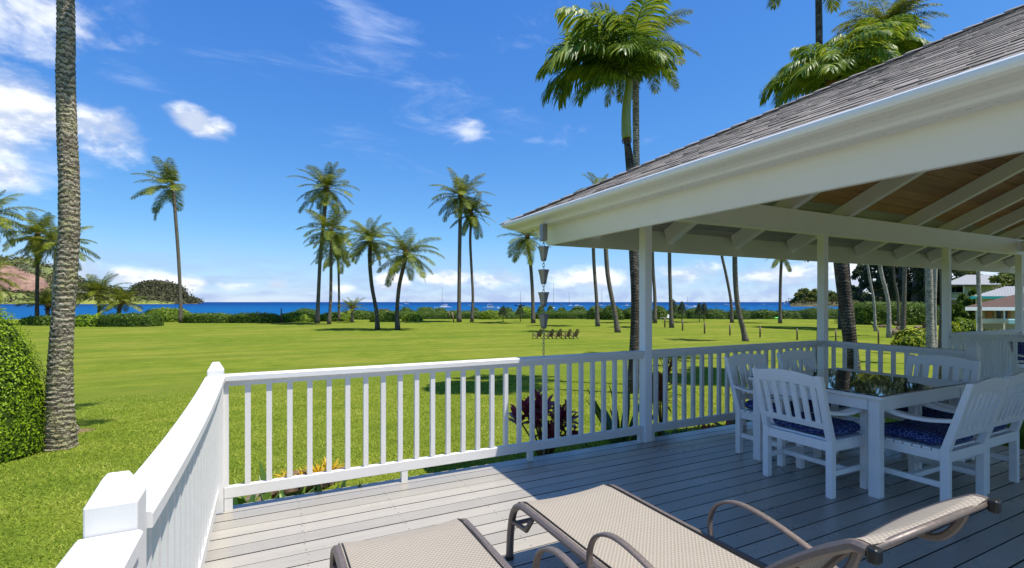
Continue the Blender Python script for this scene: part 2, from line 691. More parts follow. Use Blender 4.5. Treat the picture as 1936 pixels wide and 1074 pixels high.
def grass_mat():
    m = material('mown_lawn', (0.1, 0.14, 0.02), 1.0, 0.0)
    q = NT(m)
    p = q.pos()
    big = q.noise(p, 0.11, 5, 0.6)
    mid = q.noise(p, 0.9, 5, 0.65)
    fin = q.noise(p, 34.0, 4, 0.75)
    st = q.noise(q.n('ShaderNodeMapping', {0: q.pos(), 'Rotation': (0, 0, 0.42), 'Scale': (0.03, 0.9, 1)}).outputs[0], 0.6, 2, 0.4)            # mowing lines
    c = q.ramp(mid, [(0.30, (0.125, 0.175, 0.022)), (0.50, (0.175, 0.222, 0.028)), (0.70, (0.225, 0.262, 0.036))])
    c = q.mix(q.math('MULTIPLY', q.ramp(big, [(0.42, (0, 0, 0)), (0.65, (1, 1, 1))]), 0.55), c, (0.30, 0.285, 0.055))
    c = q.mix(q.math('MULTIPLY', q.ramp(st, [(0.46, (0, 0, 0)), (0.56, (1, 1, 1))]), 0.45), c, (0.115, 0.168, 0.024))
    c = q.mix(q.ramp(fin, [(0.30, (1, 1, 1)), (0.62, (0, 0, 0))]), c, q.mix(0.7, c, (0.035, 0.06, 0.006)))
    q.color(c)
    q.bump(q.math('ADD', fin, mid), 0.5, 0.04)
    return m


M['lawn'] = grass_mat()
M['blade'] = leafy('grass_blades', [(0.15, (0.15, 0.22, 0.025)), (0.5, (0.28, 0.37, 0.045)), (0.85, (0.56, 0.55, 0.14))], 0.45, 0.9, 1.1, 0.0)
M['coconut'] = leafy('coconut_leaf', [(0.15, (0.035, 0.062, 0.006)), (0.5, (0.15, 0.19, 0.014)), (0.85, (0.46, 0.42, 0.05))], 0.32, 0.55, 0.5, 0.16)
M['manila'] = leafy('glossy_palm_leaf', [(0.15, (0.03, 0.08, 0.008)), (0.5, (0.12, 0.21, 0.018)), (0.9, (0.45, 0.45, 0.06))], 0.36, 0.42, 1.6, 0.25)
M['rachis'] = material('palm_rachis', (0.20, 0.19, 0.06), 0.5)
M['shaft'] = material('palm_crownshaft', (0.16, 0.24, 0.035), 0.35)
_q = NT(M['shaft'])
_q.color(_q.mix(_q.noise(_q.pos((6, 6, 0.8)), 2.0, 4), (0.11, 0.19, 0.02), (0.38, 0.38, 0.08)))
M['dead'] = material('dry_palm_leaf', (0.13, 0.085, 0.035), 0.9, 0.1)
M['bush'] = leafy('bright_hedge_leaf', [(0.2, (0.10, 0.19, 0.005)), (0.5, (0.25, 0.39, 0.010)), (0.85, (0.48, 0.58, 0.03))], 0.35, 0.45, 3.0)
M['hedge'] = leafy('dark_hedge_leaf', [(0.2, (0.035, 0.075, 0.006)), (0.5, (0.085, 0.15, 0.010)), (0.85, (0.18, 0.26, 0.02))], 0.25, 0.5, 0.8)
M['shrub'] = leafy('light_shrub_leaf', [(0.2, (0.11, 0.18, 0.008)), (0.5, (0.23, 0.33, 0.014)), (0.85, (0.42, 0.49, 0.03))], 0.35, 0.5, 0.8)
M['yellow'] = leafy('yellow_shrub_leaf', [(0.2, (0.16, 0.22, 0.012)), (0.5, (0.42, 0.46, 0.025)), (0.85, (0.75, 0.68, 0.07))], 0.35, 0.5, 3.0)
M['ti'] = leafy('burgundy_leaf', [(0.2, (0.09, 0.018, 0.022)), (0.5, (0.24, 0.035, 0.05)), (0.85, (0.50, 0.10, 0.12))], 0.25, 0.32, 4.0)
M['rust'] = leafy('rusty_leaf', [(0.2, (0.10, 0.035, 0.02)), (0.5, (0.30, 0.10, 0.05)), (0.85, (0.50, 0.26, 0.12))], 0.25, 0.45, 4.0)
M['red'] = leafy('red_leaf', [(0.2, (0.22, 0.01, 0.02)), (0.5, (0.42, 0.02, 0.05)), (0.85, (0.6, 0.08, 0.10))], 0.25, 0.4, 4.0)
M['agave'] = leafy('strap_leaf', [(0.2, (0.022, 0.06, 0.012)), (0.5, (0.045, 0.11, 0.02)), (0.85, (0.15, 0.22, 0.03))], 0.2, 0.35, 2.0, 0.5)
M['lime'] = leafy('lime_strap_leaf', [(0.2, (0.09, 0.17, 0.012)), (0.5, (0.18, 0.28, 0.02)), (0.85, (0.38, 0.42, 0.03))], 0.35, 0.4, 2.0, 0.5)
M['bromeliad'] = leafy('yellow_bromeliad', [(0.2, (0.42, 0.28, 0.02)), (0.5, (0.62, 0.42, 0.03)), (0.85, (0.8, 0.62, 0.16))], 0.3, 0.4, 6.0)
M['ironwood'] = leafy('ironwood_needles', [(0.2, (0.025, 0.04, 0.018)), (0.5, (0.055, 0.08, 0.032)), (0.85, (0.12, 0.15, 0.06))], 0.2, 0.7, 0.15, 0.2)
M['mango'] = leafy('mixed_tree_leaf', [(0.2, (0.04, 0.07, 0.012)), (0.5, (0.12, 0.16, 0.02)), (0.85, (0.32, 0.29, 0.06))], 0.25, 0.6, 0.3, 0.25)


def bark(name, dark, light, lichen, ring=14.0, sc=1.0):
    m = material(name, light, 0.9, 0.2)
    q = NT(m)
    p = q.pos()
    b = q.noise(q.pos((5 * sc, 5 * sc, 30 * sc)), 1.0, 6, 0.7, 0.4)
    l = q.noise(p, 4.0 * sc, 5, 0.7)
    c = q.ramp(b, [(0.30, dark), (0.46, tuple((x + y) / 2 for x, y in zip(dark, light))), (0.60, light)])
    c = q.mix(q.math('MULTIPLY', q.ramp(l, [(0.48, (0, 0, 0)), (0.62, (1, 1, 1))]), 0.75), c, lichen)
    sz = q.n('ShaderNodeSeparateXYZ', {0: p})
    w = q.noise(q.pos((7 * sc, 7 * sc, 2 * sc)), 1.0, 5, 0.7)
    rg = q.math('SINE', q.math('ADD', q.math('MULTIPLY', sz.outputs[2], 6.283 * ring), q.math('MULTIPLY', w, 26.0)))
    gap = q.ramp(q.math('ADD', rg, q.math('MULTIPLY', b, 1.2)), [(0.0, (1, 1, 1)), (0.22, (0, 0, 0))])
    c = q.mix(q.math('MULTIPLY', gap, 0.8), c, dark)
    pit = q.noise(q.pos((26 * sc, 26 * sc, 34 * sc)), 1.0, 3, 0.6)
    c = q.mix(q.ramp(pit, [(0.36, (1, 1, 1)), (0.46, (0, 0, 0))]), c, dark)
    q.color(c)
    q.bump(q.math('ADD', q.math('MULTIPLY', rg, 0.25), q.math('ADD', b, pit)), 0.9, 0.03)
    return m


M['bark_near'] = bark('ringed_palm_bark', (0.075, 0.058, 0.040), (0.56, 0.49, 0.36), (0.44, 0.42, 0.19), ring=11.0)
M['bark'] = bark('palm_bark', (0.06, 0.05, 0.04), (0.26, 0.22, 0.165), (0.20, 0.19, 0.12), sc=0.5)
M['bark_dark'] = bark('dark_palm_bark', (0.022, 0.018, 0.014), (0.15, 0.12, 0.09), (0.30, 0.28, 0.22))
M['bark_pale'] = bark('pale_palm_bark', (0.09, 0.075, 0.055), (0.60, 0.55, 0.46), (0.62, 0.59, 0.52), sc=0.7)


def rock_mat():
    m = material('lava_rock', (0.1, 0.08, 0.06), 0.9, 0.2)
    q = NT(m)
    a = q.noise(q.pos(), 7.0, 7, 0.7)
    q.color(q.ramp(a, [(0.3, (0.035, 0.028, 0.024)), (0.5, (0.15, 0.10, 0.07)), (0.7, (0.30, 0.24, 0.17))]))
    q.bump(a, 0.8, 0.03)
    return m


M['rock'] = rock_mat()


def sea_mat():
    m = material('blue_sea', (0.0, 0.09, 0.28), 0.6, 0.05)
    q = NT(m)
    g = q.n('ShaderNodeNewGeometry')
    s = q.n('ShaderNodeSeparateXYZ', {0: g.outputs['Position']})
    dist = q.math('SQRT', q.math('ADD', q.math('MULTIPLY', s.outputs[0], s.outputs[0]), q.math('MULTIPLY', s.outputs[1], s.outputs[1])))
    a = q.noise(q.pos((0.0035, 0.0035, 1)), 1.0, 5, 0.6)
    t = q.rng(q.math('ADD', dist, q.math('MULTIPLY', a, 500)), 350, 1500)
    c = q.mix(t, (0.003, 0.100, 0.265), (0.001, 0.036, 0.150))
    c = q.mix(q.math('MULTIPLY', q.ramp(q.noise(q.pos((0.012, 0.03, 1)), 1.0, 5, 0.65), [(0.45, (0, 0, 0)), (0.7, (1, 1, 1))]), 0.4), c, (0.008, 0.08, 0.22))
    q.color(c)
    w = q.noise(q.pos((0.35, 0.35, 1)), 1.0, 6, 0.7)
    q.bump(w, 1.0, 0.9)
    return m


M['sea'] = sea_mat()
# ------------------------------------------------------------------ ground and sea
def polar_sheet(name, radii, nth, zfun, mat, th0=0.0, th1=2 * math.pi):
    v, f = [], []
    for r in radii:
        for j in range(nth + 1):
            t = th0 + (th1 - th0) * j / nth
            x, y = r * math.sin(t), r * math.cos(t)
            v.append((x, y, zfun(x, y)))
    for i in range(len(radii) - 1):
        for j in range(nth):
            a = i * (nth + 1) + j
            f.append((a, a + 1, a + nth + 2, a + nth + 1))
    o = put(name, npmesh(name, v, f, mat, True))
    return o


radii = [0.01] + [1.5 * 1.07 ** i for i in range(70)]
lawn = polar_sheet('lawn', radii, 160, ground_z, M['lawn'])
tag(lawn, kind='structure')
SEA_Z = -4.0
sea = polar_sheet('sea', [60, 90, 140, 220, 350, 600, 1000, 2000, 5000, 12000, 40000], 120, lambda x, y: SEA_Z, M['sea'])
tag(sea, kind='structure')

# grass blades where the lawn is close enough to show them
def blades():
    n = 380000
    r = 3.4 + 14.0 * rng.random(n) ** 0.95
    th = rng.uniform(math.radians(-38), math.radians(72), n)
    x, y = r * np.sin(th), r * np.cos(th)
    keep = rng.random(n) < np.clip((17.4 - r) / 6.0, 0, 1)
    keep &= ((x < -0.45) | (y > 4.12)) & ~((x > 6.8) & (y < 4.15))
    keep &= np.abs(th - A) < math.radians(52)
    x, y, r = x[keep], y[keep], r[keep]
    n = len(x)
    z = np.array([ground_z(a, b) for a, b in zip(x, y)])
    h = rng.uniform(0.012, 0.032, n)
    w = 0.0035 + 0.0007 * r
    a = rng.uniform(0, 2 * math.pi, n)
    lx, ly = rng.normal(0, 0.024, n), rng.normal(0, 0.024, n)
    v = np.empty((n, 3, 3))
    v[:, 0] = np.stack([x - w * np.cos(a), y - w * np.sin(a), z - 0.004], 1)
    v[:, 1] = np.stack([x + w * np.cos(a), y + w * np.sin(a), z - 0.004], 1)
    v[:, 2] = np.stack([x + lx, y + ly, z + h], 1)
    o = put('grass', npmesh('grass', v.reshape(-1, 3), np.arange(n * 3).reshape(n, 3), M['blade']))
    tag(o, 'short mown grass of the lawn around the deck', 'grass', kind='stuff')


blades()

# ------------------------------------------------------------------ deck
DX0, DX1 = -0.36, 6.66           # main deck
FY = 3.95                        # line of the front railing and posts
DY1 = 4.03
WX0 = 9.78                       # deck of the far wing starts here
deck = put('deck', None)
tag(deck, 'grey painted board deck behind the white railing', kind='structure')
BW, BG = 0.1305, 0.0055
y = DY1
k = 0
bm_cache = {}


def board(x0, x1, yc, shade_z=0.0):
    key = (round(x1 - x0, 3))
    if key not in bm_cache:
        mb = MB()
        L = x1 - x0
        # slightly cupped board with eased edges
        prof = [(-BW / 2, -0.028), (BW / 2, -0.028), (BW / 2, -0.0016), (BW / 2 - 0.0016, 0.0), (-BW / 2 + 0.0016, 0.0), (-BW / 2, -0.0016)]
        mb.sweep(prof, [(-L / 2, 0, 0), (L / 2, 0, 0)], [((0, 1, 0), (0, 0, 1))] * 2)
        me_ = mb.mesh('deck_board', [M['deck'], M['deck_edge']])
        for pl in me_.polygons:
            if abs(pl.normal.y) > 0.5: pl.material_index = 1
        bm_cache[key] = me_
    put('deck_board', bm_cache[key], deck, ((x0 + x1) / 2, yc, random.uniform(-0.0012, 0.0008)), (0, 0, random.uniform(-0.0003, 0.0003)))


screws = MB()
while y > -4.2:
    yc = y - BW / 2
    joint = [3.1, 4.9, 2.2, 5.6][k % 4]
    if yc > 1.75:
        spans = [(DX0, joint), (joint + 0.004, DX1)]
        if yc < DY1: spans += [(WX0, 16.5)]
    else:
        spans = [(DX0, joint), (joint + 0.004, joint + 5.2), (joint + 5.204, 16.5)]
    for a, b in spans:
        board(a, b, yc)
    if yc > -0.5:
        for jx in np.arange(0.22, 16.4, 0.6):
            if jx < DX1 - 0.1 or jx > WX0 + 0.1 or yc < 1.7:
                for dy in (-0.042, 0.042):
                    cx0, cy0 = jx + random.uniform(-0.006, 0.006), yc + dy + random.uniform(-0.004, 0.004)
                    b = [(cx0 + 0.0042 * math.cos(a), cy0 + 0.0042 * math.sin(a), 0.0013) for a in np.arange(0, 6.2, 6.2832 / 6)]
                    screws.add([(x_, y_, 0.0) for x_, y_, _ in b] + b, [tuple(range(6, 12))] + [(i, (i + 1) % 6, 6 + (i + 1) % 6, 6 + i) for i in range(6)])
    y -= BW + BG
    k += 1
o = screws.build('screw_heads', M['screw'], deck)
o['kind'] = 'stuff'
mb = MB()
mb.box(DX0, DX1, DY1 - 0.035, DY1 - 0.004, -0.24, -0.031)
mb.box(WX0, 16.5, DY1 - 0.035, DY1 - 0.004, -0.24, -0.031)
mb.box(DX0 + 0.004, DX0 + 0.035, -4.2, DY1 - 0.036, -0.24, -0.031)
mb.box(DX1 - 0.035, DX1 - 0.004, 1.8, DY1 - 0.036, -0.24, -0.031)
mb.box(WX0 + 0.004, WX0 + 0.035, 1.8, DY1 - 0.036, -0.24, -0.031)
for jx in np.arange(0.2, 16.4, 0.6):
    if jx < DX1 - 0.1 or jx > WX0 + 0.1:
        mb.box(jx, jx + 0.04, -4.1, DY1 - 0.04, -0.22, -0.0305)
mb.build('rim_joist', M['trim'], deck)
mb = MB()
mb.box(DX0 + 0.05, DX1 - 0.06, DY1 - 0.07, DY1 - 0.045, -0.75, -0.245)
mb.box(DX0 + 0.05, DX0 + 0.075, -4.2, DY1 - 0.08, -0.75, -0.245)
mb.build('skirting', M['trim'], deck)
# three steps down to the lawn in the notch of the deck
for i in range(3):
    mb = MB()
    mb.box(6.70, 9.74, 1.85 + i * 0.30, 2.13 + i * 0.30, -0.165 * (i + 1) - 0.03, -0.165 * (i + 1))
    mb.build('step', M['deck'], deck)

# ------------------------------------------------------------------ railings
RT = 0.945          # top of the rail
def post_mesh(h, w=0.096, cap=0.055):
    """Square newel with a chamfered cap."""
    a = w / 2
    mb = MB()
    mb.hexa([(-a, -a, 0), (a, -a, 0), (a, a, 0), (-a, a, 0), (-a, -a, h - cap), (a, -a, h - cap), (a, a, h - cap), (-a, a, h - cap)])
    me = MB()
    b, t = a + 0.004, a * 0.42
    me.add([(-a, -a, 0), (a, -a, 0), (a, a, 0), (-a, a, 0),
            (-a, -a, h - cap), (a, -a, h - cap), (a, a, h - cap), (-a, a, h - cap),
            (-t, -t, h), (t, -t, h), (t, t, h), (-t, t, h)],
           [(0, 3, 2, 1), (0, 1, 5, 4), (1, 2, 6, 5), (2, 3, 7, 6), (3, 0, 4, 7),
            (4, 5, 9, 8), (5, 6, 10, 9), (6, 7, 11, 10), (7, 4, 8, 11), (8, 9, 10, 11)])
    return me.mesh('newel_post', M['white'])


BAL_W, BAL_S = 0.036, 0.1352
def box_mesh(name, w, d, h, mat):
    mb = MB()
    mb.box(-w / 2, w / 2, -d / 2, d / 2, 0, h)
    return mb.mesh(name, mat)


bal_me = box_mesh('baluster', BAL_W, BAL_W, RT - 0.045 - 0.165, M['white'])
block_me = box_mesh('support_block', 0.05, 0.04, 0.088, M['white'])


def railing(label, a, b, sag=0.0, first=0.115, group='white deck railing sections', blocks=(), topw=0.092, step=BAL_S, top=RT):
    """A straight railing from ground-plan point a to b: cap rail, bottom rail, balusters."""
    a, b = Vector((a[0], a[1], 0)), Vector((b[0], b[1], 0))
    d = (b - a); L = d.length; d.normalize()
    ang = math.atan2(d.y, d.x)
    s = Vector((-d.y, d.x, 0))
    t = thing('deck_railing', label, 'railing', tuple(a), group)
    n = 14 if sag else 1
    path, path2 = [], []
    for i in range(n + 1):
        u = i / n
        dz = -sag * 4 * u * (1 - u)
        path.append(a + d * (L * u) + Vector((0, 0, top + dz)))
    prof = [(-topw / 2, -0.040), (topw / 2, -0.040), (topw / 2, -0.006), (topw / 2 - 0.006, 0), (-topw / 2 + 0.006, 0), (-topw / 2, -0.006)]
    fr = [(s, Vector((0, 0, 1)))] * (n + 1)
    MB().sweep(prof, path, fr).build('cap_rail', M['white'], t)
    w2 = 0.042
    pr2 = [(-w2 / 2, -0.078), (w2 / 2, -0.078), (w2 / 2, -0.0405), (-w2 / 2, -0.0405)]
    MB().sweep(pr2, path, fr).build('upper_rail', M['white'], t)
    MB().beam(a + Vector((0, 0, 0.1275)), b + Vector((0, 0, 0.1275)), 0.044, 0.079).build('bottom_rail', M['white'], t, 0.004)
    u = first
    while u < L - 0.05:
        f = u / L
        dz = -sag * 4 * f * (1 - f)
        o = put('baluster', bal_me, t, tuple(d * u + Vector((0, 0, 0.1675))), (0, 0, ang), (1, 1, (RT - 0.04 - 0.1675 + dz + (top - RT)) / (RT - 0.045 - 0.165)))
        u += step
    for u in blocks:
        put('support_block', block_me, t, tuple(d * u), (0, 0, ang))
    return t


def post_thing(label, x, y, h, w=0.096):
    o = put('newel_post', post_mesh(h, w), None, (x, y, 0))
    add_bevel(o, 0.004)
    return tag(o, label, 'post', 'white newel posts of the deck railing')


LX = -0.300
post_thing('white newel post at the left deck corner where two railings meet', LX, FY, 1.035)
post_thing('white newel post with chamfered cap nearest the viewer, in the side railing', LX, 1.40, 1.06, 0.096)
post_thing('white newel post ending the short railing beside the steps, behind the table', 6.57, 2.41, 1.035)
railing('long white railing along the lawn from the corner post to the first porch post', (LX + 0.05, FY), (3.497, FY), 0.0, 0.055 - 0.05 + 0.005 + 0.0,
        blocks=(0.027, 1.26, 2.42, 3.722 - 0.0))
railing('white railing along the lawn between the two porch posts behind the dining chairs', (3.593, FY), (6.522, FY), 0.0, 0.09, blocks=(0.03, 1.45))
railing('white side railing with sagging cap rail between the near newel and the corner', (LX, 1.453), (LX, FY - 0.05), 0.035, 0.08, topw=0.118)
railing('white side railing in the bottom corner running toward the viewer', (LX, -2.2), (LX, 1.347), 0.0, 0.06, topw=0.118)
railing('white railing running back from the porch corner behind the arched chair', (6.57, FY - 0.05), (6.57, 2.46), 0.0, 0.09)
railing('far white railing along the lawn beyond the steps', (9.91, FY), (12.55, FY), 0.0, 0.09)
railing('white railing beside the steps on the far wing of the deck', (9.86, FY - 0.05), (9.86, 1.9), 0.0, 0.09)
railing('farthest white railing between the last two porch posts', (12.65, FY), (16.2, FY), 0.0, 0.09)

# ------------------------------------------------------------------ porch roof
PITCH = 0.49
GX, GY, GZ = 2.47, 5.04, 2.335         # where the roof surface starts over the gutter (corner)
RX1, RYB = 16.0, -3.16                   # how far the roof runs
RIDGE = (GY - RYB) / 2
def S_side(x): return GZ + PITCH * (x - GX)
def S_front(y): return GZ + PITCH * (GY - y)
porch = thing('porch_roof', 'hipped porch roof of weathered wood shakes on white posts, with white gutter and rafters', 'porch roof', (3.55, FY, 0))

roof = MB()
YR, ZR = GY - RIDGE, GZ + PITCH * RIDGE
XR = GX + RIDGE
t0, t1 = -0.036, -0.004
for (z0, z1) in ((t0, t1),):
    def slab(P):
        roof.add([(x, y, z + z0) for x, y, z in P] + [(x, y, z + z1) for x, y, z in P],
                 [tuple(range(len(P)))[::-1], tuple(range(len(P), 2 * len(P)))] + [(i, (i + 1) % len(P), len(P) + (i + 1) % len(P), len(P) + i) for i in range(len(P))])
    slab([(GX, GY, GZ), (XR, YR, ZR), (GX, RYB, GZ)])
    slab([(GX, GY, GZ), (RX1, GY, GZ), (RX1, YR, ZR), (XR, YR, ZR)])
    slab([(GX, RYB, GZ), (XR, YR, ZR), (RX1, YR, ZR), (RX1, RYB, GZ)])
roof_o = roof.build('roof', M['shake'], porch)

EXPO = 0.128
ck = math.sqrt(1 + PITCH ** 2)
def clip_hip(vs):
    out = []
    for p in vs:
        lim = GY + GX - p.x
        out.append(Vector((p.x, min(p.y, lim), p.z)))
    return out


def shake_verts(c, u, v, n, w, L, th, lift):
    """Tapered shake: butt end thick and lifted, lying on the course below."""
    a, b = c - u * (w / 2), c + u * (w / 2)
    top = v * L
    return [a + n * (lift - 0.004), b + n * (lift - 0.004), b + top - n * 0.004, a + top - n * 0.004, a + n * (lift + th), b + n * (lift + th), b + top + n * 0.002, a + top + n * 0.002]


shake_list = []
U, V, N_ = Vector((0, -1, 0)), Vector((1, 0, PITCH)).normalized(), Vector((-PITCH, 0, 1)).normalized()
kk = 0
while True:
    s0 = kk * EXPO - 0.03
    dx = s0 / ck
    if dx > RIDGE - 0.15: break
    yhi, ylo = GY - dx - 0.02, RYB + dx + 0.02
    yy = yhi - random.uniform(0, 0.05)
    while yy > ylo + 0.05:
        w = random.uniform(0.10, 0.24)
        c = Vector((GX + dx, yy - w / 2, GZ + PITCH * dx)) + V * random.uniform(-0.012, 0.012)
        shake_list.append((c, w - 0.006, random.uniform(0.005, 0.011), random.uniform(0.002, 0.006), kk))
        yy -= w
    kk += 1
camv = Vector((0, 0, CAMZ))
def seen(c):
    q = c - camv
    dep = q.x * SA + q.y * CA
    if dep < 0.3: return 1e9
    px = (q.x * CA - q.y * SA) / dep * FPX + CX
    py = CY - q.z / dep * FPX
    if px > 1990 or py < -40: return 1e9
    return q.length
order = sorted(range(len(shake_list)), key=lambda i: seen(shake_list[i][0]))
chosen = set(i for i in order[:290] if seen(shake_list[i][0]) < 1e8)
rest = MB()
for i, (c, w, th, lift, kk) in enumerate(shake_list):
    if i in chosen:
        m = MB(); m.hexa(clip_hip(shake_verts(c, U, V, N_, w, 0.25, th, lift)))
        # sub-part of the roof: same frame as the roof object
        o = put('shake', m.mesh('shake', M['shake']), roof_o)
    else:
        rest.hexa(clip_hip(shake_verts(c, U, V, N_, w, 0.25, th, lift)))
# the slope over the sea side and the back, out of this view
for (U2, V2, N2, x0, y0, sg) in ((Vector((1, 0, 0)), Vector((0, -1, PITCH)).normalized(), Vector((0, PITCH, 1)).normalized(), GX, GY, -1),):
    kk = 0
    while kk * EXPO * 1.5 / ck < RIDGE - 0.2:
        dd = (kk * EXPO * 1.5 - 0.03) / ck
        xx = GX + dd + 0.02
        while xx < RX1 - 0.1:
            w = random.uniform(0.16, 0.34)
            c = Vector((xx + w / 2, GY - dd, GZ + PITCH * dd))
            rest.hexa([Vector((max(p.x, GX + GY - p.y), p.y, p.z)) for p in shake_verts(c, U2, V2, N2, w - 0.007, 0.34, 0.012, 0.014)])
            xx += w
        kk += 1
o = put('shake', rest.mesh('shake', M['shake']), roof_o)
o['kind'] = 'stuff'
# hip caps
hipd = Vector((1, -1, PITCH)).normalized()
i = 0
hip_len = RIDGE * math.sqrt(2 + PITCH ** 2)
while i * 0.15 < hip_len - 0.2:
    c = Vector((GX, GY, GZ)) + hipd * (i * 0.15 - 0.02) + Vector((0, 0, 0.018))
    m = MB()
    for sd in (-1, 1):
        side = (Vector((0, -1, 0)) if sd > 0 else Vector((1, 0, 0)))
        slope_dir = (Vector((-1, 0, -PITCH)) if sd > 0 else Vector((0, 1, -PITCH))).normalized()
        wv = slope_dir * 0.085
        L = hipd * 0.22
        up = Vector((0, 0, 0.012))
        lift = Vector((0, 0, 0.012))
        m.hexa([c + lift, c + lift + wv, c + wv + L, c + L, c + lift + up, c + lift + wv + up, c + wv + L + up * 0.4, c + L + up * 0.4])
    m.build('hip_cap', M['shake'], porch)
    i += 1

# fascia: leans outward, deep board behind the gutter
FB = (2.81, 2.078)                      # x (or mirrored y) and z of the lower edge
FT = (2.612, 2.372)
def yy_of(x): return GY + (GX - x)      # the front eave mirrors the side eave about the hip
def fascia_piece(a0, b0, side):
    th = 0.038
    (xb, zb), (xt, zt) = FB, FT
    if side:
        P = lambda x, z, yend: (x, yend(x), z)
        e0, e1 = (lambda x: yy_of(x) - 0.001), (lambda x: RYB)
        return [P(xb, zb, e0), P(xb, zb, e1), P(xb + th, zb, e1), P(xb + th, zb, e0), P(xt, zt, e0), P(xt, zt, e1), P(xt + th, zt, e1), P(xt + th, zt, e0)]
    P = lambda x, z, xend: (xend(x), yy_of(x), z)
    e0, e1 = (lambda x: x + 0.001), (lambda x: RX1)
    return [P(xb, zb, e0), P(xb, zb, e1), P(xb + th, zb, e1), P(xb + th, zb, e0), P(xt, zt, e0), P(xt, zt, e1), P(xt + th, zt, e1), P(xt + th, zt, e0)]
MB().hexa(fascia_piece(0, 0, True)).build('fascia', M['trim'], porch, 0.003)
MB().hexa(fascia_piece(0, 0, False)).build('fascia', M['trim'], porch, 0.003)

# gutter: ogee profile, open on top
gp = [(2.655, 2.245), (2.570, 2.245), (2.556, 2.250), (2.540, 2.264), (2.512, 2.277), (2.480, 2.284), (2.450, 2.290), (2.430, 2.300), (2.420, 2.314), (2.418, 2.326),
      (2.418, 2.335), (2.424, 2.343), (2.440, 2.343), (2.440, 2.337), (2.426, 2.336), (2.428, 2.320), (2.447, 2.309), (2.480, 2.305), (2.508, 2.299),
      (2.535, 2.282), (2.553, 2.258), (2.655, 2.252)]
def gutter(side):
    vs, fs = [], []
    n = len(gp)
    for (x, z) in gp:
        vs.append((x, yy_of(x), z))
    for (x, z) in gp:
        vs.append((x, RYB, z) if side else (RX1, yy_of(x), z))
    for j in range(n):
        k = (j + 1) % n
        fs.append((j, k, n + k, n + j))
    m = MB(); m.add(vs, fs, False)
    o = m.build('gutter', M['gutter'], porch)
    return o
gutter(True); gutter(False)
# mitre strip over the gutter corner
m = MB()
for j in range(2, 10):
    (xa, za), (xb2, zb2) = gp[j], gp[j + 1]
    for s in (1,):
        off = 0.003
        m.add([(xa - off, yy_of(xa) - 0.055, za - off), (xb2 - off, yy_of(xb2) - 0.055, zb2 - off), (xb2 - off, yy_of(xb2) - 0.075, zb2 - off), (xa - off, yy_of(xa) - 0.075, za - off)], [(0, 1, 2, 3)])
m.build('gutter_joint', M['trim'], porch)

# rafters and the ceiling planks above them
RAF_T, RAF_D, RAF_W = 0.062, 0.185, 0.100
def rafter(p0, p1):
    """p0, p1 on the roof surface (plan points with z); plumb-cut rafter hanging below it."""
    p0, p1 = Vector(p0), Vector(p1)
    d = (p1 - p0); dh = Vector((d.x, d.y, 0)).normalized()
    s = Vector((-dh.y, dh.x, 0)) * (RAF_W / 2)
    a, b = Vector((0, 0, -RAF_T - RAF_D)), Vector((0, 0, -RAF_T))
    cut = dh * 0.055 if True else dh * 0
    m = MB()
    m.hexa([p0 - s + a + cut, p0 + s + a + cut, p1 + s + a, p1 - s + a, p0 - s + b, p0 + s + b, p1 + s + b, p1 - s + b])
    m.build('rafter', M['trim'], porch, 0.004)
for xr in (3.5, 4.68, 5.93, 7.15, 8.92, 10.15, 11.3, 12.4, 13.5, 14.7):
    d0 = 0.22
    y0 = GY - d0
    yend = max(YR + 0.03, GY - (xr - GX) + 0.06)
    rafter((xr, y0, S_front(y0)), (xr, yend, S_front(yend)))
for yr in (3.95, 2.8, 1.6, 0.4, -0.8):
    x0 = GX + 0.22
    xend = GX + min(GY - yr, yr - RYB) - 0.06
    rafter((x0, yr, S_side(x0)), (xend, yr, S_side(xend)))
rafter((GX + 0.25, GY - 0.25, GZ + PITCH * 0.25), (XR, YR, ZR))

PW = 0.142
def plank(pts, mat, nrm_off=0.016, gap=True):
    m = MB()
    a = [Vector(p) + Vector((0, 0, -0.058)) for p in pts]
    b = [Vector(p) + Vector((0, 0, -0.040)) for p in pts]
    m.hexa(a + b)
    m.build('ceiling_plank', mat, porch, 0.003, 1)
k = 0
while True:
    d0, d1 = 0.03 + k * PW, 0.03 + (k + 1) * PW - 0.013
    if d1 > RIDGE: break
    ya, yb = GY - d0, GY - d1
    z0, z1 = S_front(ya), S_front(yb)
    mt = M['ceil_grey'] if yb > FY + 0.02 else M['ceil_brown']
    plank([(GX + d0 + 0.01, ya, z0), (RX1, ya, z0), (RX1, yb, z1), (GX + d1 + 0.01, yb, z1)], mt)
    xa, xb = GX + d0, GX + d1
    mt = M['ceil_grey'] if xb < 3.5 else M['ceil_brown']
    plank([(xa, GY - d0 - 0.01, S_side(xa)), (xb, GY - d1 - 0.01, S_side(xb)), (xb, RYB + d1, S_side(xb)), (xa, RYB + d0, S_side(xa))], mt)
    k += 1

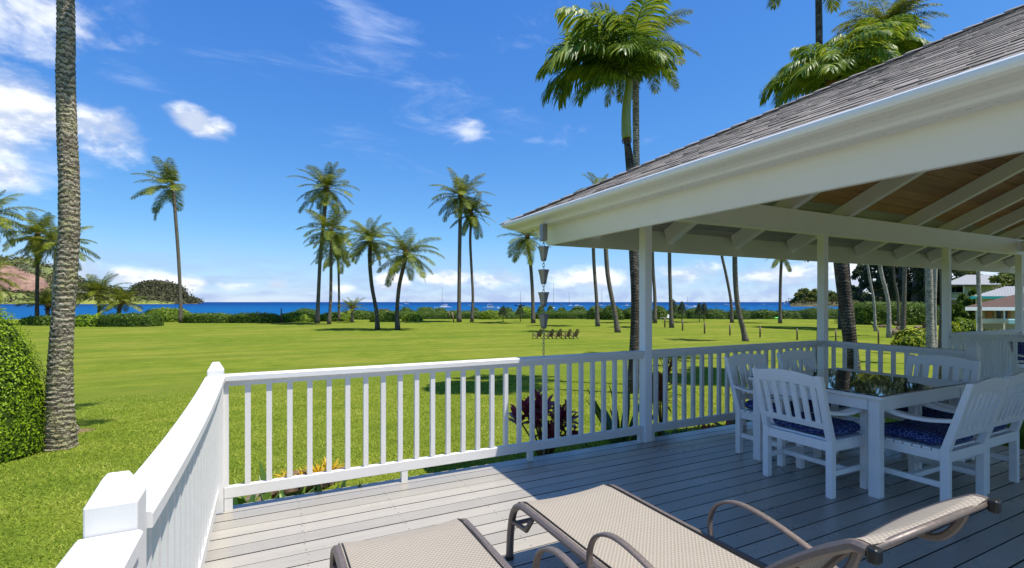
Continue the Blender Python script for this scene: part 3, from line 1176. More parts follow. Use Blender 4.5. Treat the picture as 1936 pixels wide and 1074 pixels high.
# beams, posts
BZ0, BZ1 = 2.328, 2.612
mb = MB(); mb.box(3.502, 15.9, FY - 0.045, FY + 0.045, BZ0, BZ1); mb.build('beam', M['trim'], porch, 0.005)
mb = MB(); mb.box(3.505, 3.595, -2.1, FY - 0.047, BZ0, BZ1); mb.build('beam', M['trim'], porch, 0.005)
mb = MB(); mb.box(3.65, 15.9, FY - 0.062, FY - 0.047, BZ0 - 0.004, BZ0 + 0.032); mb.build('beam_bead', M['trim'], porch, 0.003)
pm = box_mesh('porch_post', 0.094, 0.094, BZ0, M['trim'])
for px_ in (3.545, 6.572, 9.86, 12.60, 15.6):
    o = put('porch_post', pm, porch, (px_ - 3.55, 0, 0)); add_bevel(o, 0.005)
mb = MB(); mb.box(3.598, 15.9, -2.1, -2.01, BZ0, BZ1); mb.build('beam', M['trim'], porch, 0.005)
for (bx, by) in ((3.545, -2.05), (7.6, -2.05), (11.6, -2.05), (15.6, -2.05)):
    o = put('porch_post', pm, porch, (bx - 3.55, by - FY, 0)); add_bevel(o, 0.005)
# a cross tie far inside
mb = MB(); mb.box(12.4, 12.5, -2.0, FY - 0.07, BZ0 + 0.05, BZ1 - 0.04); mb.build('beam', M['trim'], porch, 0.005)

# ------------------------------------------------------------------ rain chain
rx, ry = 2.545, 4.34
rc = thing('rain_chain', 'grey metal rain chain of fluted cups hanging from the gutter corner', 'rain chain', (rx, ry, 0))
mb = MB()
mb.box(rx - 0.030, rx + 0.030, ry - 0.030, ry + 0.030, 2.075, 2.243)
mb.build('outlet', M['pewter'], rc, 0.004)
def cup_mesh():
    v, f = [], []
    n = 24
    prof = [(0.020, 0.0), (0.028, 0.006), (0.033, 0.045), (0.043, 0.10), (0.054, 0.142), (0.057, 0.148), (0.052, 0.146), (0.040, 0.10), (0.028, 0.045), (0.010, 0.010)]
    for r, z in prof:
        for j in range(n):
            a = 2 * math.pi * j / n
            k = 1 + 0.075 * (1 if j % 4 < 2 else -1) * (1 if z > 0.01 else 0.2)
            v.append((r * k * math.cos(a), r * k * math.sin(a), z))
    for i in range(len(prof) - 1):
        for j in range(n):
            f.append((i * n + j, i * n + (j + 1) % n, (i + 1) * n + (j + 1) % n, (i + 1) * n + j))
    return npmesh('cup', v, f, M['pewter'], True)
cm = cup_mesh()
for zc in (1.868, 1.632, 1.402, 1.178):
    put('cup', cm, rc, (0, 0, zc))
def link_mesh():
    m = MB()
    path = []
    for j in range(17):
        a = 2 * math.pi * j / 16
        path.append((0.011 * math.cos(a), 0, 0.021 * math.sin(a)))
    m.tube(path, 0.0028, 6, False)
    return m.mesh('link', M['pewter'])
lm = link_mesh()
z = 2.065
i = 0
while z > -0.50:
    inside = any(c + 0.02 < z < c + 0.135 for c in (1.868, 1.632, 1.402, 1.178))
    if not inside:
        put('link', lm, rc, (0, 0, z), (0, 0, (i % 2) * math.pi / 2 + 0.5))
    z -= 0.034
    i += 1
# ------------------------------------------------------------------ dining set
def rounded_box(m, x0, x1, y0, y1, z0, z1):
    return m.box(x0, x1, y0, y1, z0, z1)


def make_chair():
    """Slatted white dining chair, facing +x, rear legs at x = 0, width along y."""
    t = thing('dining_chair', '', 'chair', (0, 0, 0), 'white slatted dining chairs round the glass topped table')
    W2 = 0.285
    def P(name, m, bev=0.004): return m.build(name, M['chair'], t, bev)
    zs, zt = 0.42, 0.905
    lean = 0.135
    def bx(z): return -lean * max(0, (z - zs)) / (zt - zs)
    for s in (-1, 1):
        y0, y1 = (-W2, -W2 + 0.048) if s < 0 else (W2 - 0.048, W2)
        m = MB()
        d = 0.052
        m.hexa([(0, y0, 0), (d, y0, 0), (d, y1, 0), (0, y1, 0), (0, y0, zs), (d, y0, zs), (d, y1, zs), (0, y1, zs)])
        m2 = MB()
        prof = [(0, 0), (d, 0), (d, zs), (d + bx(zt) - 0.012, zt), (bx(zt), zt + 0.004), (0, zs)]
        v = [(x, y0, z) for x, z in prof] + [(x, y1, z) for x, z in prof]
        n = len(prof)
        m2.add(v, [tuple(range(n)), tuple(range(n, 2 * n))[::-1]] + [(i, i + n, (i + 1) % n + n, (i + 1) % n) for i in range(n)])
        P('back_leg', m2)
        m = MB(); m.box(0.43, 0.48, y0, y1, 0, 0.622); P('front_leg', m)
        m = MB(); m.box(0.052, 0.43, y0 + 0.012, y1 - 0.012, 0.155, 0.195); P('stretcher', m)
        m = MB(); m.box(0.052, 0.43, y0 + 0.008, y1 - 0.008, 0.34, 0.405); P('side_rail', m)
        # curved arm with a rounded front scroll
        n = 12
        path, fr, wid = [], [], []
        xs = [-0.045 + (0.555) * i / n for i in range(n + 1)]
        vs, fs = [], []
        yc = (y0 + y1) / 2
        for i, x in enumerate(xs):
            u = i / n
            z = 0.652 - 0.030 * math.sin(math.pi * min(1, u * 1.15)) + 0.004 * u
            w = 0.026 + 0.010 * math.sin(math.pi * u * 0.9) + (0.006 if u > 0.85 else 0)
            if i == n: w *= 0.55; z -= 0.006
            th = 0.026
            vs += [(x, yc - w, z - th), (x, yc + w, z - th), (x, yc + w, z), (x, yc - w, z)]
        for i in range(n):
            for j in range(4):
                k = (j + 1) % 4
                fs.append((i * 4 + j, i * 4 + k, (i + 1) * 4 + k, (i + 1) * 4 + j))
        fs += [(0, 3, 2, 1), (n * 4, n * 4 + 1, n * 4 + 2, n * 4 + 3)]
        m = MB(); m.add(vs, fs, False); P('arm', m, 0.006)
    m = MB(); m.box(0.225, 0.265, -W2 + 0.036, W2 - 0.036, 0.157, 0.193); P('stretcher', m)
    m = MB(); m.box(0.006, 0.046, -W2 + 0.048, W2 - 0.048, 0.34, 0.412); P('seat_rail', m)
    m = MB(); m.box(0.436, 0.474, -W2 + 0.048, W2 - 0.048, 0.34, 0.405); P('seat_rail', m)
    for i in range(7):
        x0 = 0.05 + i * 0.058
        m = MB(); m.box(x0, x0 + 0.048, -W2 + 0.006, W2 - 0.006, 0.406, 0.424); P('seat_slat', m, 0.003)
    # lower back rail
    z0, z1 = 0.500, 0.548
    m = MB()
    m.hexa([(bx(z0) + 0.010, -W2 + 0.048, z0), (bx(z0) + 0.038, -W2 + 0.048, z0), (bx(z0) + 0.038, W2 - 0.048, z0), (bx(z0) + 0.010, W2 - 0.048, z0),
            (bx(z1) + 0.010, -W2 + 0.048, z1), (bx(z1) + 0.038, -W2 + 0.048, z1), (bx(z1) + 0.038, W2 - 0.048, z1), (bx(z1) + 0.010, W2 - 0.048, z1)])
    P('back_rail', m)
    # arched crest rail
    n = 14
    vs, fs = [], []
    for i in range(n + 1):
        u = i / n
        y_ = -W2 + 0.044 + (2 * W2 - 0.088) * u
        arch = 0.027 * math.sin(math.pi * u)
        zl, zh = 0.812 + arch * 0.55, 0.900 + arch
        xl, xh = bx(zl) + 0.008, bx(zh) + 0.006
        vs += [(xl, y_, zl), (xl + 0.032, y_, zl), (xh + 0.030, y_, zh), (xh, y_, zh)]
    for i in range(n):
        for j in range(4):
            k = (j + 1) % 4
            fs.append((i * 4 + j, (i + 1) * 4 + j, (i + 1) * 4 + k, i * 4 + k))
    fs += [(0, 1, 2, 3), (n * 4 + 3, n * 4 + 2, n * 4 + 1, n * 4)]
    m = MB(); m.add(vs, fs); P('crest_rail', m)
    for i in range(6):
        yc = -W2 + 0.048 + (2 * W2 - 0.096) * (i + 0.5 + 0.0) / 6
        z0, z1 = 0.546, 0.815 + 0.02
        w = 0.021
        m = MB()
        m.hexa([(bx(z0) + 0.016, yc - w, z0), (bx(z0) + 0.031, yc - w, z0), (bx(z0) + 0.031, yc + w, z0), (bx(z0) + 0.016, yc + w, z0),
                (bx(z1) + 0.016, yc - w, z1), (bx(z1) + 0.031, yc - w, z1), (bx(z1) + 0.031, yc + w, z1), (bx(z1) + 0.016, yc + w, z1)])
        P('slat', m, 0.002)
    return t


def cushion_mesh(L=0.46, Wd=0.52, H=0.085):
    n, k = 18, 18
    v, f = [], []
    def sup(t, e): return math.copysign(abs(t) ** e, t)
    rows = 14
    cols = 40
    for i in range(rows + 1):
        ph = -math.pi / 2 + math.pi * i / rows
        for j in range(cols):
            th = 2 * math.pi * j / cols
            x = L / 2 * sup(math.cos(ph), 0.45) * sup(math.cos(th), 0.38)
            y_ = Wd / 2 * sup(math.cos(ph), 0.45) * sup(math.sin(th), 0.38)
            z = H / 2 * sup(math.sin(ph), 0.75)
            z += 0.006 * math.sin(9 * th) * math.cos(ph)
            v.append((x, y_, z + H / 2))
    for i in range(rows):
        for j in range(cols):
            f.append((i * cols + j, i * cols + (j + 1) % cols, (i + 1) * cols + (j + 1) % cols, (i + 1) * cols + j))
    return npmesh('seat_cushion', v, f, M['cushion'], True)


cush_me = cushion_mesh()
chair0 = make_chair()
chairs = [   # rear-leg line centre x, y, heading (direction faced), label, cushion label
    (3.725, 2.455, 0.0, 'white dining chair seen from behind at the left end of the table', 'navy patterned cushion on the chair left of the table, seen through its slats'),
    (4.345, 3.275, -math.pi / 2, 'white dining chair at the far table side, left one of the two', 'navy patterned cushion on the left chair of the far side'),
    (5.14, 3.275, -math.pi / 2, 'white dining chair at the far table side, mostly hidden right one', 'navy patterned cushion on the mostly hidden far chair'),
    (5.83, 2.41, math.pi, 'white dining chair with arched crest at the far end of the glass tabletop', 'navy patterned cushion on the chair at the far end of the table'),
    (4.475, 1.665, math.pi / 2, 'white dining chair at the near side with its navy cushion fully in view', 'navy patterned cushion in full view on the near chair'),
    (5.145, 1.70, math.pi / 2, 'white dining chair cut by the right edge of the picture', 'navy patterned cushion on the chair cut by the right edge'),
    (10.75, 3.25, -math.pi * 0.62, 'white slatted chair on the far deck wing, left one of its pair', ''),
    (11.60, 3.15, -math.pi * 0.55, 'white slatted chair on the far deck wing, right one of its pair', ''),
]
for i, (cx_, cy_, rz, lab, cl) in enumerate(chairs):
    c = chair0 if i == 0 else clone(chair0)
    c.location = (cx_, cy_, 0)
    c.rotation_euler = (0, 0, rz + random.uniform(-0.015, 0.015))
    c['label'] = lab
    dirv = Vector((math.cos(rz), math.sin(rz), 0))
    if i < 6:
        q = put('seat_cushion', cush_me, None, tuple(Vector((cx_, cy_, 0.4245)) + dirv * 0.262), (0, 0, rz))
        tag(q, cl, 'cushion', 'navy seat cushions on the dining chairs')
    else:
        c['group'] = 'white chairs on the far wing of the deck'
        q = put('back_cushion', cush_me, None, tuple(Vector((cx_, cy_, 0.685)) + dirv * 0.055), (0, math.radians(90 - 16), rz))
        q.rotation_euler = (0, math.radians(-74), rz)
        tag(q, 'navy cushion leaning in the %s far chair behind the railing' % ('left' if i == 6 else 'right'), 'cushion', 'navy cushions in the far chairs')

TX0, TX1, TY0, TY1, TH = 4.00, 5.38, 1.985, 3.085, 0.765
tb = thing('dining_table', 'white dining table with a dark reflecting glass top', 'table', ((TX0 + TX1) / 2, (TY0 + TY1) / 2, 0))
for x in (TX0 + 0.03, TX1 - 0.10):
    for y_ in (TY0 + 0.03, TY1 - 0.10):
        m = MB(); m.box(x, x + 0.074, y_, y_ + 0.074, 0, TH - 0.035); m.build('leg', M['chair'], tb, 0.005)
a, b = 0.035, 0.022
m = MB(); m.box(TX0 + 0.11, TX1 - 0.11, TY0 + a, TY0 + a + b, TH - 0.125, TH - 0.034); m.build('apron', M['chair'], tb, 0.003)
m = MB(); m.box(TX0 + 0.11, TX1 - 0.11, TY1 - a - b, TY1 - a, TH - 0.125, TH - 0.034); m.build('apron', M['chair'], tb, 0.003)
m = MB(); m.box(TX0 + a, TX0 + a + b, TY0 + 0.11, TY1 - 0.11, TH - 0.125, TH - 0.034); m.build('apron', M['chair'], tb, 0.003)
m = MB(); m.box(TX1 - a - b, TX1 - a, TY0 + 0.11, TY1 - 0.11, TH - 0.125, TH - 0.034); m.build('apron', M['chair'], tb, 0.003)
m = MB(); m.box(TX0, TX1, TY0, TY1, TH - 0.033, TH - 0.009); m.build('tabletop', M['chair'], tb, 0.004)
m = MB(); m.box(TX0 + 0.014, TX1 - 0.014, TY0 + 0.014, TY1 - 0.014, TH - 0.0085, TH); m.build('glass_top', M['glass'], tb, 0.002)

# ------------------------------------------------------------------ sun loungers
def smooth_poly(pts, n=6):
    """Catmull-Rom through 2D points."""
    out = []
    P = [pts[0]] + list(pts) + [pts[-1]]
    for i in range(1, len(P) - 2):
        for j in range(n):
            t = j / n
            q = []
            for c in range(2):
                p0, p1, p2, p3 = P[i - 1][c], P[i][c], P[i + 1][c], P[i + 2][c]
                q.append(0.5 * ((2 * p1) + (-p0 + p2) * t + (2 * p0 - 5 * p1 + 4 * p2 - p3) * t * t + (-p0 + 3 * p1 - 3 * p2 + p3) * t ** 3))
            out.append(tuple(q))
    out.append(tuple(pts[-1]))
    return out


def band(m, poly, x, w, h):
    """Flat bar following a polyline in the y-z plane: w across (x), h in the plane, both seen from the side."""
    path = [Vector((x, a, b)) for a, b in poly]
    fr = []
    for i in range(len(path)):
        d = (path[min(i + 1, len(path) - 1)] - path[max(i - 1, 0)]).normalized()
        fr.append((Vector((1, 0, 0)), Vector((1, 0, 0)).cross(d)))
    k = min(w, h) * 0.3
    a, b = w / 2, h / 2
    prof = [(-a, -b + k), (-a + k, -b), (a - k, -b), (a, -b + k), (a, b - k), (a - k, b), (-a + k, b), (-a, b - k)]
    return m.sweep(prof, path, fr, False)


def make_lounger(x0, x1, yf, back, label):
    """Sling chaise running from the foot at y = yf towards -y; back = list of (y, z) for the raised back."""
    t = thing('sun_lounger', label, 'sun lounger', ((x0 + x1) / 2, yf - 0.9, 0), 'beige sling sun loungers on the deck')
    zs = 0.355
    yb = back[0][0]
    seat = smooth_poly([(yf + 0.10, 0.0), (yf + 0.085, 0.16), (yf + 0.045, 0.29), (yf - 0.03, 0.345), (yf - 0.14, zs), (yf - 0.6, zs - 0.004), (yb, zs)], 6)
    for s, x in ((-1, x0), (1, x1)):
        m = MB(); band(m, seat, x, 0.040, 0.034); m.build('side_rail', M['frame'], t)
        groove = MB(); band(groove, [(a, b + 0.0165) for a, b in seat if b > 0.33], x - s * 0.0215, 0.004, 0.012); groove.build('sling_track', M['cap'], t)
        rail_b = smooth_poly(back, 5)
        m = MB(); band(m, rail_b, x, 0.026, 0.028); m.build('back_rail', M['frame'], t)
        y_, z_ = rail_b[-1]
        m = MB(); m.box(x - 0.015, x + 0.015, y_ - 0.026, y_ - 0.002, z_ - 0.022, z_ + 0.014); m.build('end_cap', M['cap'], t, 0.006)
        m = MB(); band(m, [(yf + 0.10, 0.02), (yf + 0.10, 0.0)], x, 0.046, 0.040); m.build('foot', M['rubber'], t)
        # diagonal brace at the foot, rear leg, arm hoop
        m = MB(); m.tube([(x, yf + 0.06, 0.23), (x, yf - 0.10, 0.245), (x, yf - 0.17, 0.335)], 0.014, 8); m.build('brace', M['frame'], t)
        yr = yb + 0.36
        leg = smooth_poly([(yr - 0.05, 0.0), (yr - 0.02, 0.15), (yr + 0.01, 0.33)], 4)
        m = MB(); band(m, leg, x + s * 0.034, 0.028, 0.036); m.build('rear_leg', M['frame'], t)
        xo = x + s * 0.046
        hoop = smooth_poly([(yb + 0.40, 0.34), (yb + 0.405, 0.43), (yb + 0.36, 0.51), (yb + 0.26, 0.553), (yb + 0.12, 0.545), (yb - 0.06, 0.50), (yb - 0.26, 0.43), (yb - 0.36, 0.385), (yb - 0.42, 0.36)], 6)
        m = MB(); band(m, hoop, xo, 0.030, 0.014); m.build('arm', M['frame'], t)
        # bowed stay behind the backrest
        e = rail_b[-1]
        mid = rail_b[len(rail_b) // 2]
        bow = smooth_poly([(mid[0] + 0.05, mid[1] - 0.05), (mid[0] - 0.05, mid[1] - 0.045), (e[0] + 0.06, e[1] - 0.085), (e[0] + 0.035, e[1] - 0.02)], 5)
        m = MB(); band(m, bow, x - s * 0.028, 0.018, 0.022); m.build('back_stay', M['frame'], t)
    for yy, zz in ((yf + 0.02, 0.235), (yb + 0.2, 0.30)):
        m = MB(); m.tube([(x0, yy, zz), (x1, yy, zz)], 0.013, 8); m.build('cross_bar', M['frame'], t)
    e = smooth_poly(back, 5)[-1]
    m = MB(); m.tube([(x0, e[0] + 0.004, e[1] - 0.004), (x1, e[0] + 0.004, e[1] - 0.004)], 0.010, 8); m.build('cross_bar', M['frame'], t)
    # sling: taut fabric, hollowed a little in the middle, with its own thickness
    line = [(a, b) for a, b in smooth_poly([(yf + 0.048, 0.315), (yf + 0.012, 0.352), (yf - 0.06, zs + 0.012), (yf - 0.14, zs + 0.014), (yf - 0.6, zs + 0.011), (yb + 0.03, zs + 0.012)] + [(a, b + 0.013) for a, b in back[1:]], 5)]
    nx = 12
    acc, dist = 0.0, []
    for i, p in enumerate(line):
        if i: acc += math.dist(p, line[i - 1])
        dist.append(acc)
    vs, uv = [], []
    for lay in (0, 1):
        for i, (a, b) in enumerate(line):
            for j in range(nx + 1):
                u = j / nx
                x = x0 + 0.012 + (x1 - x0 - 0.024) * u
                dip = 0.018 * math.sin(math.pi * u) ** 0.8 * min(1, i / 4)
                vs.append((x, a, b - dip - 0.003 * lay)); uv.append(((x1 - x0) * u, dist[i]))
    fs = []
    n1 = len(line) * (nx + 1)
    for i in range(len(line) - 1):
        for j in range(nx):
            a = i * (nx + 1) + j
            fs.append((a, a + 1, a + nx + 2, a + nx + 1))
            fs.append((n1 + a, n1 + a + nx + 1, n1 + a + nx + 2, n1 + a + 1))
    for i in (0, len(line) - 1):
        for j in range(nx):
            a = i * (nx + 1) + j
            fs.append((a, a + 1, n1 + a + 1, n1 + a))
    me = npmesh('sling', vs, fs, M['sling'], True)
    ul = me.uv_layers.new(name='UVMap')
    idx = np.empty(len(me.loops), dtype=np.int32); me.loops.foreach_get('vertex_index', idx)
    ul.data.foreach_set('uv', np.asarray(uv, dtype=np.float32)[idx].ravel())
    o = put('sling', me, t); o.location = -origin_of(t)
    return t


make_lounger(1.235, 1.835, 2.385, [(1.25, 0.355), (1.16, 0.395), (1.03, 0.56), (0.87, 0.725), (0.765, 0.815), (0.695, 0.865), (0.668, 0.880), (0.640, 0.880)],
             'beige sling sun lounger with raised back, the right one of the two')
make_lounger(0.290, 0.890, 2.345, [(1.25, 0.355), (1.16, 0.395), (1.03, 0.56), (0.87, 0.725), (0.765, 0.815), (0.695, 0.865), (0.668, 0.880), (0.640, 0.880)],
             'beige sling sun lounger cut by the bottom edge, the left one of the two')
# ------------------------------------------------------------------ palms
from mathutils import noise as mnoise


def frond_mesh(name, e0, droop, nl, ll, lw, seed, mat, hang=0.55, curl=0.5, start=0.14, rw=0.010, segs=2, gather=0.42):
    """A feather leaf of unit length in the local x-z plane, leaflets on both sides of a bending midrib."""
    g = np.random.default_rng(seed)
    ns = 26
    pts, ang = [Vector((0, 0, 0))], []
    for i in range(ns):
        s = i / ns
        a = e0 - droop * s ** 1.35
        ang.append(a)
        pts.append(pts[-1] + Vector((math.cos(a), 0, math.sin(a))) / ns)
    ang.append(ang[-1])
    v, f = [], []
    # midrib as a thin three-sided bar
    for i, p in enumerate(pts):
        r = rw * (1 - 0.85 * i / ns)
        nrm = Vector((-math.sin(ang[i]), 0, math.cos(ang[i])))
        v += [p + Vector((0, r, 0)), p - Vector((0, r, 0)), p - nrm * r * 1.2, p - nrm * r * 1.21]
    for i in range(ns):
        a, b = 4 * i, 4 * (i + 1)
        f += [(a, b, b + 1, a + 1), (a + 1, b + 1, b + 2, a + 2), (a + 2, b + 2, b, a)] if False else [(a, b, b + 1, a + 1), (a + 1, b + 1, b + 2, a + 2), (a + 3, b + 3, b, a)]
    for k in range(nl):
        s = start + (1 - start) * (k + 0.5) / nl
        for side in (-1, 1):
            ss = min(0.999, s + g.uniform(-0.4, 0.4) / nl)
            q = ss * ns; i = int(q)
            p = pts[i].lerp(pts[i + 1], q - i)
            a = ang[i]
            T = Vector((math.cos(a), 0, math.sin(a)))
            Nn = Vector((-math.sin(a), 0, math.cos(a)))
            L = ll * (0.45 + 0.75 * math.sin(math.pi * min(1, (0.12 + ss * 0.86))) ** 0.8) * g.uniform(0.85, 1.12)
            if ss > 0.93: L *= 0.7
            sweep = gather + 0.55 * ss ** 2
            d = (Vector((0, side, 0)) + T * sweep + Nn * (0.22 + g.normal(0, 0.10))).normalized()
            w = lw * g.uniform(0.8, 1.15)
            b = len(v)
            pp = p.copy()
            cur = d.copy()
            for j in range(segs + 1):
                u = j / segs
                wu = w * (0.55 if j == 0 else (1.0 if j < segs else 0.12))
                wd = (T - cur * T.dot(cur)).normalized() * wu * 0.5
                v += [pp - wd, pp + wd]
                cur = (cur + Vector((g.normal(0, 0.05), g.normal(0, 0.05), -(hang * (0.35 + curl * u)) * (1.25 if True else 1)))).normalized()
                pp = pp + cur * (L / segs)
            for j in range(segs):
                f.append((b + 2 * j, b + 2 * j + 1, b + 2 * j + 3, b + 2 * j + 2))
    me = npmesh(name, [tuple(q) for q in v], f, mat, False)
    return me


COCO = []
for i, (e, d) in enumerate([(1.4, 0.5), (1.15, 0.75), (0.9, 0.95), (0.55, 1.05), (0.2, 0.9), (-0.15, 0.75), (-0.6, 0.5)]):
    for s in range(2):
        COCO.append((e, frond_mesh('frond', e, d * (0.9 + 0.25 * s), 54, 0.195, 0.015, 40 + i * 2 + s, M['coconut'], 0.42 + 0.2 * s)))
MANI = []
for i, (e, d) in enumerate([(1.35, 1.35), (1.15, 1.75), (0.9, 2.0), (0.6, 2.0), (0.2, 1.5)]):
    for s in range(2):
        MANI.append((e, frond_mesh('frond', e, d * (0.92 + 0.16 * s), 54, 0.33, 0.020, 90 + i * 2 + s, M['manila'], 0.42, 0.9, 0.10, 0.012, 4, 0.5)))


def tree_trunk(path, radii, mat, t, name='trunk', n=10, rings=0, seed=0):
    """Tapering trunk along a polyline; rings adds leaf-scar ridges as geometry."""
    if rings:
        m = MB()
        cr = smooth3(path, rings // (len(path) - 1))
        k = len(cr)
        rad = np.interp(np.linspace(0, 1, k), np.linspace(0, 1, len(radii)), radii)
        v, f = [], []
        for i, p in enumerate(cr):
            d = (cr[min(i + 1, k - 1)] - cr[max(i - 1, 0)]).normalized()
            r = d.cross(Vector((0, 1, 0))).normalized(); u = d.cross(r)
            for j in range(n):
                a = 2 * math.pi * j / n
                q = p + r * math.cos(a) + u * math.sin(a)
                tilt = mnoise.noise(Vector((math.cos(a) * 1.3, math.sin(a) * 1.3, p.z * 2.0 + seed))) * 0.9
                saw = ((p.z * 13.0 + tilt) % 1.0)
                amp = 1 + 0.085 * (saw - 0.5) + 0.040 * mnoise.noise(Vector((math.cos(a) * 5, math.sin(a) * 5, p.z * 24)))
                amp += 0.05 * mnoise.noise(Vector((math.cos(a) * 2, math.sin(a) * 2, p.z * 3 + 7)))
                v.append(p + (q - p) * rad[i] * amp)
        for i in range(k - 1):
            for j in range(n):
                f.append((i * n + j, i * n + (j + 1) % n, (i + 1) * n + (j + 1) % n, (i + 1) * n + j))
        off = origin_of(t)
        o = put(name, npmesh(name, [tuple(q - off) for q in v], f, mat, True), t)
        return o
    cr = smooth3(path, 5)
    rad = np.interp(np.linspace(0, 1, len(cr)), np.linspace(0, 1, len(radii)), radii)
    m = MB(); m.tube(cr, list(rad), n)
    return m.build(name, mat, t)


def smooth3(pts, n):
    pts = [Vector(p) for p in pts]
    P = [pts[0] * 2 - pts[1]] + pts + [pts[-1] * 2 - pts[-2]]
    out = []
    for i in range(1, len(P) - 2):
        for j in range(n):
            t = j / n
            p0, p1, p2, p3 = P[i - 1:i + 3]
            out.append(0.5 * ((2 * p1) + (-p0 + p2) * t + (2 * p0 - 5 * p1 + 4 * p2 - p3) * t * t + (-p0 + 3 * p1 - 3 * p2 + p3) * t ** 3))
    out.append(pts[-1])
    return out


def crown(t, c, L, n, kind, seed, wind=None, emin=-0.9, lenj=0.15, wamp=0.5):
    g = random.Random(seed)
    bank = COCO if kind == 'coco' else MANI
    es = sorted(set(e for e, _ in bank), reverse=True)
    off = origin_of(t)
    for i in range(n):
        u = (i + 0.5) / n
        e = 1.4 - (1.4 - emin) * u ** 1.05 + g.uniform(-0.12, 0.12)
        az = i * 2.39996 + g.uniform(-0.25, 0.25)
        if wind is not None:            # fronds on the windward side are bent round and flattened
            dlt = math.atan2(math.sin(az - wind), math.cos(az - wind))
            az = wind + dlt * (1 - wamp * 0.35 * abs(dlt) / math.pi)
            e -= wamp * 0.25 * (abs(dlt) / math.pi < 0.4)
        me = min(bank, key=lambda q: abs(q[0] - e) + g.uniform(0, 0.12))
        s = L * g.uniform(1 - lenj, 1 + lenj * 0.6) * (0.8 if e > 1.2 else 1.0)
        o = put('frond', me[1], t, tuple(c - off + Vector((math.cos(az), math.sin(az), 0)) * 0.02 * L), None, (s, s, s))
        o.rotation_euler = (g.uniform(-0.25, 0.25), -(e - me[0]), az)


def palm(label, base, pts, depth, wpx, Lpx, n=22, kind='coco', mat='bark', seed=1, wind=None, group='coconut palms beyond the lawn', base_z=None, emin=-0.9, wamp=0.5, bulge=1.5, nm='coconut_palm'):
    """base, pts: photograph columns/rows of the trunk from foot to crown, all at one distance."""
    b = W(base[0], depth)
    b.z = ground_z(b.x, b.y) if base_z is None else base_z
    b.z -= 0.05
    t = thing(nm, label, 'palm tree', tuple(b), group)
    path = [b]
    for (px, py) in pts:
        p = W(px, depth); p.z = height_at(py, depth); path.append(p)
    wide = math.cos(math.atan((pts[len(pts) // 2][0] - CX) / FPX))
    r = wpx / FPX * depth / 2 * wide
    k = len(path)
    tree_trunk(path, [r * bulge, r * 1.08] + [r] * (k - 1) + [r * 0.72], M[mat], t, n=9)
    c = path[-1] + Vector((0, 0, 0))
    L = Lpx / FPX * depth * wide ** 0.5 * 1.04
    crown(t, c, L, int(n * 1.2), kind, seed, wind, emin, wamp=wamp)
    # boss of leaf bases and a few nuts under the crown
    m = MB(); m.lathe([(0.0, -0.55 * r * 3), (r * 1.1, -0.3 * r * 3), (r * 1.7, 0.0), (r * 1.2, r * 1.8), (0.0, r * 3)], 8, tuple(c)); m.build('leaf_base', M['dead'], t)
    if kind == 'coco':
        g = random.Random(seed + 5)
        for i in range(4):
            a = g.uniform(0, 6.28)
            m = MB(); rr = 0.13
            q = c + Vector((math.cos(a) * r * 2.4, math.sin(a) * r * 2.4, -r * 1.5))
            m.lathe([(0, -rr), (rr * 0.7, -rr * 0.7), (rr, 0), (rr * 0.7, rr * 0.8), (0, rr)], 7, tuple(q)); m.build('coconut', M['dead'], t)
    return t


WL = math.pi * 1.02         # wind pushes the fronds to the left (-x)
palm('lone tall coconut palm at left with sparse windswept crown, foot in the hedge', (342, 602), [(341, 560), (337, 480), (331, 400), (327, 352)], 86, 7, 76, 15, seed=3, wind=WL, wamp=1.3, emin=-0.5)
palm('tallest coconut palm of the clump left of centre, leaning right', (600, 607), [(602, 560), (606, 480), (613, 410), (617, 357)], 84, 7, 66, 24, seed=4, wind=WL)
palm('coconut palm with mid-height crown directly under the tallest crown of the clump', (622, 607), [(625, 570), (626, 500), (626, 437)], 80, 6, 64, 22, seed=5, wind=WL)
palm('thin straight coconut palm at the right rear of the left clump', (641, 594), [(641, 560), (640, 510), (638, 468)], 92, 4.5, 54, 20, seed=6, wind=WL)
palm('coconut palm with bowed trunk standing on open lawn, left of a leaning one', (714, 617), [(712, 590), (703, 540), (699, 490), (701, 453)], 62, 7.5, 62, 23, seed=7, wind=WL, mat='bark_dark')
palm('shorter coconut palm leaning right over the open lawn, widest crown of its clump', (752, 615), [(751, 585), (755, 540), (764, 500), (767, 480)], 62, 7.5, 68, 24, seed=18, wind=None, mat='bark_dark')
palm('taller of the paired coconut palms right of centre', (868, 603), [(868, 560), (869, 470), (870, 420), (871, 372)], 88, 7, 60, 26, seed=9, wind=None)
palm('shorter thin coconut palm beside the taller of the pair', (892, 602), [(894, 560), (891, 500), (889, 450), (892, 405)], 89, 5, 46, 20, seed=10, wind=None, emin=-1.1)
palm('coconut palm half hidden behind the gutter corner', (1008, 596), [(1007, 560), (1003, 500), (997, 450)], 84, 6.5, 56, 20, seed=11, wind=WL, emin=-1.0)
palm('coconut palm with its crown hidden behind the roof, left of the rain-chain pair', (1130, 608), [(1128, 570), (1123, 500), (1121, 440), (1120, 418)], 72, 6.5, 50, 16, seed=12)
palm('coconut palm whose crown shows just above the shake roof edge', (1168, 620), [(1162, 590), (1149, 520), (1143, 440), (1132, 362)], 56, 8.5, 50, 18, seed=13)
palm('coconut palm trunk just right of the first porch post', (1238, 602), [(1238, 560), (1234, 500), (1233, 430)], 84, 6.5, 46, 16, seed=14)
palm('coconut palm with flared foot beside the round hedge ball', (1270, 610), [(1268, 570), (1266, 500), (1266, 425)], 68, 7, 46, 16, seed=15)
palm('thin coconut palm leaning left, seen above the long hedge', (1384, 600), [(1382, 570), (1373, 520), (1364, 480), (1357, 440)], 86, 5.5, 40, 14, seed=16)
